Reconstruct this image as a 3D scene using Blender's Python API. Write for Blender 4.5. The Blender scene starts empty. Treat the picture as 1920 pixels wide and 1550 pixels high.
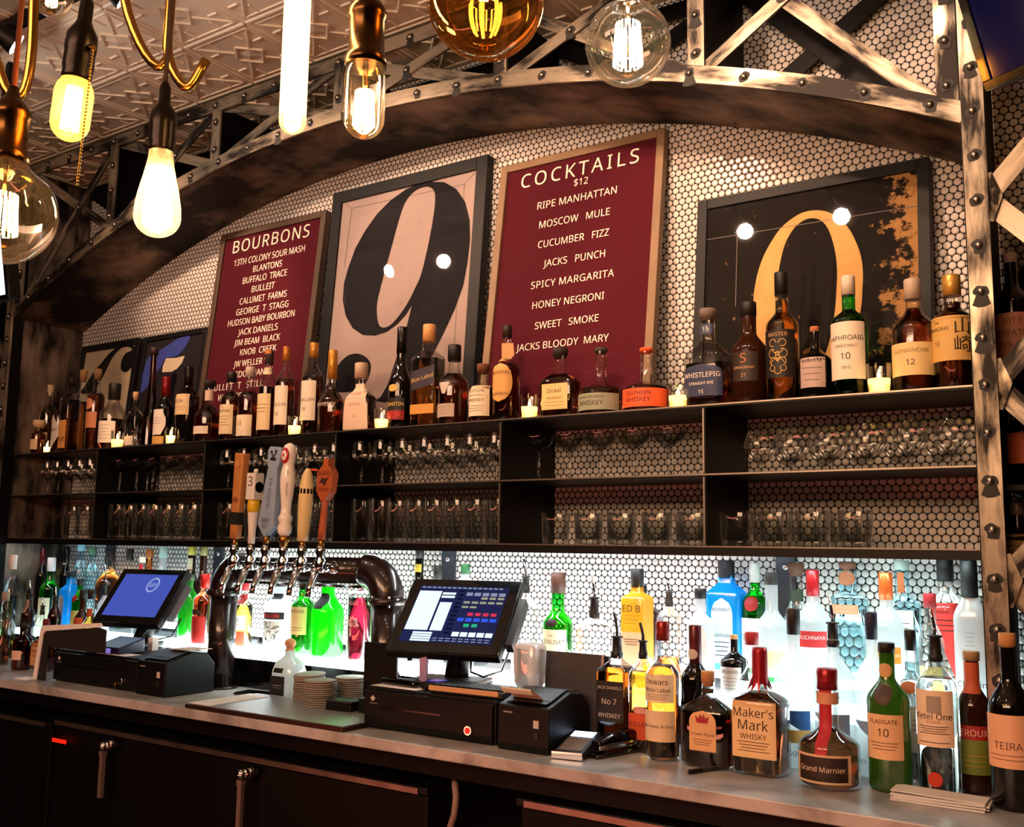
import bpy, math, random
from mathutils import Matrix, Vector
random.seed(11)
SC = bpy.context.scene
COL = SC.collection
PI = math.pi
# ------------------------------------------------------------------ camera, world, exposure
cam_d = bpy.data.cameras.new('camera'); cam = bpy.data.objects.new('camera', cam_d); COL.objects.link(cam)
CAM = Vector((0.0, -2.6254, 1.405))
def cam_axes(yaw, pitch, roll):
    fw = Vector((-math.sin(yaw)*math.cos(pitch), math.cos(yaw)*math.cos(pitch), math.sin(pitch)))
    r = fw.cross(Vector((0,0,1))).normalized(); u = r.cross(fw)
    c, s = math.cos(roll), math.sin(roll)
    return c*r+s*u, -s*r+c*u, fw
_r, _u, _f = cam_axes(0.601012848, 0.131748299, 0.0141741896)
cam.matrix_world = Matrix(((_r.x,_u.x,-_f.x,CAM.x),(_r.y,_u.y,-_f.y,CAM.y),(_r.z,_u.z,-_f.z,CAM.z),(0,0,0,1)))
cam_d.sensor_width = 36.0; cam_d.sensor_fit = 'HORIZONTAL'
cam_d.lens = 36.0*1890.47/1920.0
cam_d.clip_start = 0.02; cam_d.clip_end = 60
SC.camera = cam
SC.view_settings.view_transform = 'Standard'; SC.view_settings.look = 'None'
SC.view_settings.exposure = 0.0; SC.view_settings.gamma = 1.0
SC.view_settings.use_curve_mapping = False
SC.cycles.max_bounces = 12; SC.cycles.diffuse_bounces = 3; SC.cycles.glossy_bounces = 4
SC.cycles.transmission_bounces = 10; SC.cycles.transparent_max_bounces = 40
SC.cycles.sample_clamp_indirect = 4.0; SC.cycles.blur_glossy = 0.8
w = bpy.data.worlds.new('bar_room_air'); SC.world = w; w.use_nodes = True
w.node_tree.nodes['Background'].inputs[0].default_value = (1.0, 0.62, 0.42, 1)
w.node_tree.nodes['Background'].inputs[1].default_value = 0.035
# lights of the room that hang out of frame, plus an added warm fill
def lin(h):
    c = [int(h[i:i+2],16)/255 for i in (0,2,4)]
    return tuple((x/12.92 if x <= 0.04045 else ((x+0.055)/1.055)**2.4) for x in c)
def spot(name, loc, target, watts, col, ang, blend=.25, size=.03):
    d = bpy.data.lights.new(name,'SPOT'); d.energy = watts; d.color = col; d.spot_size = math.radians(ang); d.spot_blend = blend; d.shadow_soft_size = size
    o = bpy.data.objects.new(name,d); COL.objects.link(o); o.location = loc
    o.rotation_euler = (Vector(target)-Vector(loc)).to_track_quat('-Z','Y').to_euler()
    return o
def area(name, loc, target, watts, col, sx, sy):
    d = bpy.data.lights.new(name,'AREA'); d.energy = watts; d.color = col; d.shape = 'RECTANGLE'; d.size = sx; d.size_y = sy
    o = bpy.data.objects.new(name,d); COL.objects.link(o); o.location = loc
    o.rotation_euler = (Vector(target)-Vector(loc)).to_track_quat('-Z','Y').to_euler()
    return o
LEDS = 68.0; STEPG = 14.0; FIL = 110.0
WARM = (1.0,.60,.34); WW = (1.0,.58,.36)
SPOTS = [((-3.25,-1.06,2.90),(-3.3,-.02,2.2),30),((-2.92,-1.08,2.91),(-2.35,-.02,2.2),22),((-2.42,-1.05,2.92),(-1.9,-.02,2.2),18),
         ((-1.51,-1.25,2.98),(-1.5,-.02,2.2),26),((-1.12,-1.28,2.99),(-.85,-.02,2.1),30),((-.62,-1.2,2.98),(-.55,-.02,2.05),10)]
SPOT_OBS = [spot('track_spot_beam', a, b, p*2.1, WW, 62, .5) for a,b,p in SPOTS]
area('warm_front_fill', (-1.4,-4.6,2.9), (-1.8,0,1.3), 165, (1,.59,.38), 3.0, 1.2)  # added fill from the front, brightens the shelf tiles and counter
area('bar_front_red_glow', (-1.6,-2.3,.55), (-1.6,-.6,.87), 13.0, (1,.24,.14), 3.2, .12)
# ------------------------------------------------------------------ materials
MATS = {}
def new_mat(n):
    m = bpy.data.materials.new(n); m.use_nodes = True; m.node_tree.nodes.clear()
    return m, m.node_tree.nodes, m.node_tree.links
def N(nd, t, **k):
    n = nd.new(t)
    for a,b in k.items(): setattr(n,a,b)
    return n
def pmat(n, col, rough=.5, metal=0.0, trans=0.0, ior=1.45, emit=None, es=0.0, spec=.5, noise=0.0, nscale=30, coat=0.0, alpha=1.0):
    if n in MATS: return MATS[n]
    m, nd, lk = new_mat(n)
    out = N(nd,'ShaderNodeOutputMaterial'); p = N(nd,'ShaderNodeBsdfPrincipled'); lk.new(p.outputs[0], out.inputs[0])
    c = lin(col) if isinstance(col,str) else col
    p.inputs['Base Color'].default_value = (*c,1); p.inputs['Roughness'].default_value = rough; p.inputs['Metallic'].default_value = metal
    p.inputs['Transmission Weight'].default_value = trans; p.inputs['IOR'].default_value = ior; p.inputs['Specular IOR Level'].default_value = spec
    p.inputs['Coat Weight'].default_value = coat
    if emit is not None:
        e = lin(emit) if isinstance(emit,str) else emit
        p.inputs['Emission Color'].default_value = (*e,1); p.inputs['Emission Strength'].default_value = es
    if noise:
        tc = N(nd,'ShaderNodeTexCoord'); nz = N(nd,'ShaderNodeTexNoise'); nz.inputs['Scale'].default_value = nscale; nz.inputs['Detail'].default_value = 5
        lk.new(tc.outputs['Object'], nz.inputs['Vector'])
        mx = N(nd,'ShaderNodeMix', data_type='RGBA'); mx.inputs[6].default_value = (*[x*(1-noise) for x in c],1); mx.inputs[7].default_value = (*[min(1,x*(1+noise)) for x in c],1)
        lk.new(nz.outputs[0], mx.inputs[0]); lk.new(mx.outputs[2], p.inputs['Base Color'])
    MATS[n] = m
    return m
def emat(n, col, s):
    if n in MATS: return MATS[n]
    m, nd, lk = new_mat(n); out = N(nd,'ShaderNodeOutputMaterial'); e = N(nd,'ShaderNodeEmission')
    c = lin(col) if isinstance(col,str) else col
    e.inputs[0].default_value = (*c,1); e.inputs[1].default_value = s; lk.new(e.outputs[0], out.inputs[0]); MATS[n] = m
    return m
def thin_glass(n, col=(1,1,1), rough=.02, ior=1.45, spec=(1,1,1), haze=0.0):
    m, nd, lk = new_mat(n); out = N(nd,'ShaderNodeOutputMaterial')
    t = N(nd,'ShaderNodeBsdfTransparent'); t.inputs[0].default_value = (*col,1)
    g = N(nd,'ShaderNodeBsdfGlossy'); g.inputs[0].default_value = (*spec,1); g.inputs['Roughness'].default_value = rough
    fr = N(nd,'ShaderNodeLayerWeight'); fr.inputs[0].default_value = .35
    mp = N(nd,'ShaderNodeMath', operation='MULTIPLY_ADD'); lk.new(fr.outputs['Fresnel'], mp.inputs[0]); mp.inputs[1].default_value = .55; mp.inputs[2].default_value = .03
    mx = N(nd,'ShaderNodeMixShader'); lk.new(mp.outputs[0], mx.inputs[0]); lk.new(t.outputs[0], mx.inputs[1]); lk.new(g.outputs[0], mx.inputs[2])
    last = mx
    if haze:
        d = N(nd,'ShaderNodeBsdfTranslucent'); d.inputs[0].default_value = (*col,1)
        m2 = N(nd,'ShaderNodeMixShader'); m2.inputs[0].default_value = haze; lk.new(mx.outputs[0], m2.inputs[1]); lk.new(d.outputs[0], m2.inputs[2]); last = m2
    lk.new(last.outputs[0], out.inputs[0]); MATS[n] = m
    return m
def frosted(n, col, gloss=.12, trl=.75, tr=.25):
    m, nd, lk = new_mat(n); out = N(nd,'ShaderNodeOutputMaterial')
    a = N(nd,'ShaderNodeBsdfTranslucent'); a.inputs[0].default_value = (*col,1)
    b = N(nd,'ShaderNodeBsdfDiffuse'); b.inputs[0].default_value = (*col,1)
    t = N(nd,'ShaderNodeBsdfTransparent'); t.inputs[0].default_value = (*col,1)
    g = N(nd,'ShaderNodeBsdfGlossy'); g.inputs['Roughness'].default_value = .15
    m1 = N(nd,'ShaderNodeMixShader'); m1.inputs[0].default_value = trl; lk.new(b.outputs[0], m1.inputs[1]); lk.new(a.outputs[0], m1.inputs[2])
    m3 = N(nd,'ShaderNodeMixShader'); m3.inputs[0].default_value = tr; lk.new(m1.outputs[0], m3.inputs[1]); lk.new(t.outputs[0], m3.inputs[2])
    m2 = N(nd,'ShaderNodeMixShader'); m2.inputs[0].default_value = gloss; lk.new(m3.outputs[0], m2.inputs[1]); lk.new(g.outputs[0], m2.inputs[2])
    lk.new(m2.outputs[0], out.inputs[0]); MATS[n] = m
    return m
def worn_steel(n, dark, bright, lo, hi, uv=True, metal=.85, sc=(3.0,16.0,16.0), rough=(.28,.55), bump=.0):
    m, nd, lk = new_mat(n); out = N(nd,'ShaderNodeOutputMaterial'); p = N(nd,'ShaderNodeBsdfPrincipled'); lk.new(p.outputs[0], out.inputs[0])
    tc = N(nd,'ShaderNodeTexCoord'); mp = N(nd,'ShaderNodeMapping'); mp.inputs['Scale'].default_value = sc
    lk.new(tc.outputs['UV' if uv else 'Object'], mp.inputs[0])
    a = N(nd,'ShaderNodeTexNoise'); a.inputs['Scale'].default_value = 1.0; a.inputs['Detail'].default_value = 6; a.inputs['Roughness'].default_value = .62; lk.new(mp.outputs[0], a.inputs[0])
    b = N(nd,'ShaderNodeTexNoise'); b.inputs['Scale'].default_value = 4.3; b.inputs['Detail'].default_value = 3; lk.new(tc.outputs['Object'], b.inputs[0])
    ad = N(nd,'ShaderNodeMath', operation='MULTIPLY_ADD'); lk.new(b.outputs[0], ad.inputs[0]); ad.inputs[1].default_value = .55; lk.new(a.outputs[0], ad.inputs[2])
    sb = N(nd,'ShaderNodeMath', operation='SUBTRACT'); lk.new(ad.outputs[0], sb.inputs[0]); sb.inputs[1].default_value = .27
    r = N(nd,'ShaderNodeValToRGB'); r.color_ramp.elements[0].position = lo; r.color_ramp.elements[1].position = hi
    r.color_ramp.elements[0].color = (*lin(dark),1); r.color_ramp.elements[1].color = (*lin(bright),1)
    lk.new(sb.outputs[0], r.inputs[0]); lk.new(r.outputs[0], p.inputs['Base Color']); p.inputs['Metallic'].default_value = metal
    rr = N(nd,'ShaderNodeMapRange'); rr.inputs[1].default_value = lo; rr.inputs[2].default_value = hi; rr.inputs[3].default_value = rough[1]; rr.inputs[4].default_value = rough[0]
    lk.new(sb.outputs[0], rr.inputs[0]); lk.new(rr.outputs[0], p.inputs['Roughness'])
    MATS[n] = m
    return m
TP = 0.0205
def penny_tile():
    m, nd, lk = new_mat('penny_tile'); out = N(nd,'ShaderNodeOutputMaterial'); p = N(nd,'ShaderNodeBsdfPrincipled'); lk.new(p.outputs[0], out.inputs[0])
    tc = N(nd,'ShaderNodeTexCoord'); sp = N(nd,'ShaderNodeSeparateXYZ'); lk.new(tc.outputs['Object'], sp.inputs[0])
    def M(op, a, b=None, c=None):
        n = N(nd,'ShaderNodeMath', operation=op)
        for i,v in enumerate((a,b,c)):
            if v is None: continue
            if isinstance(v,(int,float)): n.inputs[i].default_value = v
            else: lk.new(v, n.inputs[i])
        return n.outputs[0]
    x = M('MULTIPLY_ADD', sp.outputs['X'], 1/TP, .827/TP+1000.5)
    z = M('MULTIPLY_ADD', sp.outputs['Z'], 1/(TP*math.sqrt(3)), -1.511/(TP*math.sqrt(3))+1000.5)
    def cell(ox):
        fx = M('SUBTRACT', M('FRACT', M('ADD', x, ox)), .5); fz = M('MULTIPLY', M('SUBTRACT', M('FRACT', M('ADD', z, ox)), .5), math.sqrt(3))
        return M('SQRT', M('ADD', M('MULTIPLY',fx,fx), M('MULTIPLY',fz,fz)))
    d = M('MINIMUM', cell(0.0), cell(.5))
    mask = N(nd,'ShaderNodeMapRange', interpolation_type='SMOOTHSTEP'); lk.new(d, mask.inputs[0]); mask.inputs[1].default_value = .455; mask.inputs[2].default_value = .425; mask.inputs[3].default_value = 0; mask.inputs[4].default_value = 1
    dome = N(nd,'ShaderNodeMapRange', interpolation_type='SMOOTHERSTEP'); lk.new(d, dome.inputs[0]); dome.inputs[1].default_value = .47; dome.inputs[2].default_value = .22; dome.inputs[3].default_value = 0; dome.inputs[4].default_value = 1
    nz = N(nd,'ShaderNodeTexNoise'); nz.inputs['Scale'].default_value = 34; lk.new(tc.outputs['Object'], nz.inputs[0])
    vr = N(nd,'ShaderNodeMix', data_type='RGBA'); vr.inputs[6].default_value = (.56,.52,.49,1); vr.inputs[7].default_value = (.86,.82,.78,1); lk.new(nz.outputs[0], vr.inputs[0])
    cm = N(nd,'ShaderNodeMix', data_type='RGBA'); cm.inputs[6].default_value = (.012,.010,.009,1); lk.new(vr.outputs[2], cm.inputs[7]); lk.new(mask.outputs[0], cm.inputs[0])
    lk.new(cm.outputs[2], p.inputs['Base Color'])
    rg = N(nd,'ShaderNodeMapRange'); lk.new(mask.outputs[0], rg.inputs[0]); rg.inputs[3].default_value = .85; rg.inputs[4].default_value = .16; lk.new(rg.outputs[0], p.inputs['Roughness'])
    bp = N(nd,'ShaderNodeBump'); bp.inputs['Strength'].default_value = .9; bp.inputs['Distance'].default_value = .0022; lk.new(dome.outputs[0], bp.inputs['Height']); lk.new(bp.outputs[0], p.inputs['Normal'])
    MATS['penny_tile'] = m
    return m
penny_tile()
worn_steel('worn_steel','1a1512','a89c88',.41,.60,metal=.62)
pmat('rivet_stain','15110e',.6)
worn_steel('worn_plate','181310','a2967f',.42,.60, uv=False, sc=(14,14,6))
worn_steel('patina_plate','1c1511','9c8570',.44,.70, uv=False, metal=.55, sc=(2.2,3.0,5.5), rough=(.42,.6))
worn_steel('patina_panel','181411','a08e7e',.40,.66, uv=False, metal=.5, sc=(6,9,2.6), rough=(.4,.6))
pmat('black_steel','0a0808',.5,.4,spec=.3); pmat('shelf_steel','0c0b0b',.45,.5); pmat('rivet_steel','a09a90',.28,1.0)
pmat('black_plastic','080808',.48,spec=.3); pmat('black_gloss','060606',.12,coat=.4); pmat('dark_grey_plastic','1d1c1d',.5); pmat('black_cloth','100e0d',.9)
pmat('chrome','d8d8da',.12,1.0); pmat('brass','b0803c',.25,1.0); pmat('old_brass','4a331a',.24,1.0); pmat('dark_socket','1c1613',.3,.8)
pmat('bronze_pipe','22140f',.3,.3,coat=.6)
pmat('white_paper','e6e2dc',.8); pmat('cream_paper','e0d4bc',.8); frosted('wax_white',(1.0,.82,.56),.04,.65,.0)
pmat('oak','80674c',.55,noise=.35,nscale=9); pmat('oak_dark','4e3d30',.55,noise=.35,nscale=9)
pmat('cork','b98a5c',.85,noise=.25,nscale=120); pmat('letter_cream','efe6d6',.6)
pmat('frame_grey','171a1c',.5,spec=.25); pmat('frame_black','0f0f10',.45)
thin_glass('clear_glass',(.97,.98,.97)); thin_glass('bar_glass',(.955,.965,.955)); thin_glass('bulb_glass',(.97,.93,.86),haze=.004); thin_glass('bloom_bulb_glass',(1,.80,.5),haze=.07); thin_glass('yellow_bulb_glass',(1,.66,.22),haze=.30,spec=(1,.85,.6)); thin_glass('amber_bulb_glass',(.66,.43,.19),spec=(1,.85,.6),haze=.008)  # translucent haze in the bulb glass stands in for bloom around the filaments
thin_glass('green_glass',(.10,.62,.16)); thin_glass('blue_glass',(.12,.66,1.0)); thin_glass('pale_blue_glass',(.72,.92,.98)); thin_glass('brown_glass',(.30,.13,.05)); thin_glass('red_glass',(.32,.04,.03))
frosted('honey_glass',(.95,.62,.07),.10,.6,.5); frosted('cyan_glass',(.01,.55,1.0),.12,.65,.25)
thin_glass('print_glazing',(1,1,1),rough=.02,spec=(.45,.45,.45))
frosted('frost_glass',(.86,.92,.94),.10,.7,.35); frosted('frost_cold',(.80,.85,.88),.10,.6,.05); frosted('neon_green',(.02,.92,.03),.06,.7,.1); frosted('deep_green',(.02,.42,.03),.1,.7,.1)
frosted('milk_glass',(.8,.72,.68),.1,.5,.2)
pmat('black_bottle_glass','0a0807',.08,coat=.3); pmat('brown_bottle_glass','2a130a',.1,coat=.3); frosted('port_green_glass',(.10,.26,.02),.12,.8,.0)
LIQ = {'amber':(.36,.11,.02),'whisky':(.62,.27,.06),'darkred':(.26,.06,.022),'water':(.96,.98,.97),'yellow':(.60,.33,.035),'orange':(.80,.28,.05),'crimson':(.15,.004,.014),
       'lime':(.62,.72,.05),'greenb':(.05,.62,.12),'bluel':(.02,.50,.97),'amberb':(.32,.075,.006),'amberd':(.26,.08,.025),'olive':(.30,.34,.06),'redo':(.85,.13,.03),'greenliq':(.04,.22,.06)}
for k,c in LIQ.items(): pmat('liquid_'+k, c, .0, trans=1.0, ior=1.34, spec=.3)
def paint(h):
    return pmat('paint_'+h, h, .55)
def foil(h):
    return pmat('foil_'+h, h, .3, .45)
# ------------------------------------------------------------------ mesh builder
class MB:
    def __init__(s): s.v=[]; s.f=[]; s.sm=[]; s.uv=None
    def add(s, vs, fs, smooth=False, uv=None):
        o=len(s.v); s.v+= [tuple(p) for p in vs]; nf=len(s.f)
        s.f+= [tuple(i+o for i in f) for f in fs]; s.sm+= [smooth]*len(fs)
        if uv is not None:
            if s.uv is None: s.uv={}
            for k,u in enumerate(uv): s.uv[nf+k]=u
        return s
    def box(s,x0,x1,y0,y1,z0,z1):
        return s.add([(x0,y0,z0),(x1,y0,z0),(x1,y1,z0),(x0,y1,z0),(x0,y0,z1),(x1,y0,z1),(x1,y1,z1),(x0,y1,z1)],
            [(0,3,2,1),(4,5,6,7),(0,1,5,4),(1,2,6,5),(2,3,7,6),(3,0,4,7)])
    def beam(s,p0,p1,wd,th,nrm=(0,-1,0)):
        p0=Vector(p0);p1=Vector(p1);d=(p1-p0);L=d.length;d=d/L;n=Vector(nrm);a=n.cross(d).normalized();n=d.cross(a).normalized()
        a=a*wd/2;n=n*th/2;o=random.random()*20
        vs=[p0-a-n,p0+a-n,p0+a+n,p0-a+n,p1-a-n,p1+a-n,p1+a+n,p1-a+n]
        fs=[(3,2,1,0),(4,5,6,7),(0,1,5,4),(1,2,6,5),(2,3,7,6),(3,0,4,7)]
        uv=[[(o,0)]*4,[(o+L,0)]*4]+[[(o,0),(o,wd),(o+L,wd),(o+L,0)]]*4
        return s.add(vs,fs,False,uv)
    def lathe(s,prof,seg=32,n=2,asp=1.0,c=(0,0,0),caps=(True,True),smooth=True):
        cs=[csec(2*PI*i/seg-PI/2,n,asp) for i in range(seg)]
        vs=[(c[0]+r*q[0],c[1]+r*q[1],c[2]+z) for r,z in prof for q in cs]
        fs=[];m=len(prof)
        for j in range(m-1):
            for i in range(seg):
                k=(i+1)%seg; fs.append((j*seg+i,j*seg+k,(j+1)*seg+k,(j+1)*seg+i))
        s.add(vs,fs,smooth)
        o=len(s.v)-len(vs)
        if caps[0]: s.f.append(tuple(o+i for i in reversed(range(seg)))); s.sm.append(False)
        if caps[1]: s.f.append(tuple(o+(m-1)*seg+i for i in range(seg))); s.sm.append(False)
        return s
    def tube(s,path,r,seg=10,smooth=True,radii=None):
        P=[Vector(p) for p in path];m=len(P);vs=[];ref=None
        for i,p in enumerate(P):
            t=(P[min(i+1,m-1)]-P[max(i-1,0)]).normalized()
            if ref is None:
                ref=Vector((0,0,1)) if abs(t.z)<.9 else Vector((1,0,0))
            a=(ref-t*ref.dot(t)).normalized();b=t.cross(a);ref=a
            rr=radii[i] if radii else r
            vs+=[p+(a*math.cos(2*PI*k/seg)+b*math.sin(2*PI*k/seg))*rr for k in range(seg)]
        fs=[]
        for j in range(m-1):
            for i in range(seg):
                k=(i+1)%seg; fs.append((j*seg+i,j*seg+k,(j+1)*seg+k,(j+1)*seg+i))
        s.add(vs,fs,smooth);o=len(s.v)-len(vs)
        s.f.append(tuple(o+i for i in reversed(range(seg)))); s.f.append(tuple(o+(m-1)*seg+i for i in range(seg))); s.sm+=[False,False]
        return s
    def cyl(s,p0,p1,r,seg=20,r1=None):
        return s.tube([p0,p1],r,seg,True,[r,r if r1 is None else r1])
    def sphere(s,c,r,seg=16,rings=10,sc=(1,1,1)):
        vs=[];fs=[]
        for j in range(rings+1):
            t=PI*j/rings
            for i in range(seg):
                a=2*PI*i/seg; vs.append((c[0]+r*sc[0]*math.sin(t)*math.cos(a),c[1]+r*sc[1]*math.sin(t)*math.sin(a),c[2]-r*sc[2]*math.cos(t)))
        for j in range(rings):
            for i in range(seg):
                k=(i+1)%seg; fs.append((j*seg+i,j*seg+k,(j+1)*seg+k,(j+1)*seg+i))
        return s.add(vs,fs,True)
    def prism(s,poly,f,d):
        """poly: 2-D outline, f maps (a,b,depth) to a point, extruded over depth 0..d"""
        n=len(poly);vs=[f(a,b,0) for a,b in poly]+[f(a,b,d) for a,b in poly]
        fs=[tuple(range(n)),tuple(reversed(range(n,2*n)))]+[(i,i+n,(i+1)%n+n,(i+1)%n) for i in range(n)]
        return s.add(vs,fs)
    def grid(s,fn,nu,nv,smooth=True):
        vs=[fn(i/nu,j/nv) for j in range(nv+1) for i in range(nu+1)]
        fs=[(j*(nu+1)+i,j*(nu+1)+i+1,(j+1)*(nu+1)+i+1,(j+1)*(nu+1)+i) for j in range(nv) for i in range(nu)]
        return s.add(vs,fs,smooth)
def csec(a,n,asp):
    c,t=math.cos(a),math.sin(a)
    if n==2: return (c,t*asp)
    e=2.0/n
    return (math.copysign(abs(c)**e,c),math.copysign(abs(t)**e,t)*asp)
def mesh(name,mb):
    me=bpy.data.meshes.new(name); me.from_pydata(mb.v,[],mb.f)
    me.polygons.foreach_set('use_smooth',mb.sm)
    if mb.uv is not None:
        l=me.uv_layers.new(name='UVMap')
        for p in me.polygons:
            u=mb.uv.get(p.index)
            if u:
                for k,li in enumerate(p.loop_indices): l.data[li].uv=u[k%len(u)]
    me.update(); return me
def mm(m): return MATS[m] if isinstance(m,str) else m
def obj(name,mb,mat=None,parent=None,loc=None,rot=None,bevel=0,label=None):
    me=mb if isinstance(mb,bpy.types.Mesh) else mesh(name,mb)
    if mat is not None and not me.materials: me.materials.append(mm(mat))
    o=bpy.data.objects.new(name,me); COL.objects.link(o)
    if loc: o.location=loc
    if rot: o.rotation_euler=rot
    if parent: o.parent=parent
    if bevel:
        b=o.modifiers.new('bevel','BEVEL'); b.width=bevel; b.segments=2; b.limit_method='ANGLE'
    if label: o['label']=label
    return o
def tag(o,label,cat,group=None):
    o['label']=label; o['category']=cat
    if group: o['group']=group
    return o
def thing(name,label,cat,loc=(0,0,0),rot=(0,0,0),group=None):
    o=bpy.data.objects.new(name,None); COL.objects.link(o); o.location=loc; o.rotation_euler=rot; o.empty_display_size=.05
    return tag(o,label,cat,group)
def struct(name,mb,mat,**k):
    o=obj(name,mb,mat,**k); o['kind']='structure'; return o
# text: outlines of the built-in font, scaled to cap height 1
TXT={}
FONT=None
try:
    import os
    FONT=bpy.data.fonts.load(os.path.join(bpy.utils.system_resource('DATAFILES'),'fonts','NotoSansHebrew-Regular.woff2'))   # a plain sans that ships inside Blender
except Exception:
    FONT=None
def _raw(s,bold=0.0,ext=0.0,space=1.0):
    cu=bpy.data.curves.new('t','FONT'); cu.body=s; cu.size=1.0; cu.resolution_u=3; cu.space_character=space; cu.extrude=ext; cu.align_x='LEFT'
    if FONT and s.isascii(): cu.font=FONT
    o=bpy.data.objects.new('t',cu); COL.objects.link(o)
    dg=bpy.context.evaluated_depsgraph_get(); me=bpy.data.meshes.new_from_object(o.evaluated_get(dg))
    v=[tuple(q.co) for q in me.vertices]; f=[tuple(p.vertices) for p in me.polygons]
    bpy.data.objects.remove(o); bpy.data.curves.remove(cu); bpy.data.meshes.remove(me)
    return v,f
_h=_raw('H')[0]; CAPH=max(q[1] for q in _h)
def text(s,bold=0.0,ext=0.0,space=1.0):
    k=(s,ext,space)
    if k not in TXT:
        v,f=_raw(s,bold,ext,space)
        x0=min(q[0] for q in v);x1=max(q[0] for q in v)
        TXT[k]=([((q[0]-(x0+x1)/2)/CAPH,q[1]/CAPH,q[2]/CAPH) for q in v],f,(x1-x0)/CAPH)
    return TXT[k]
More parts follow.
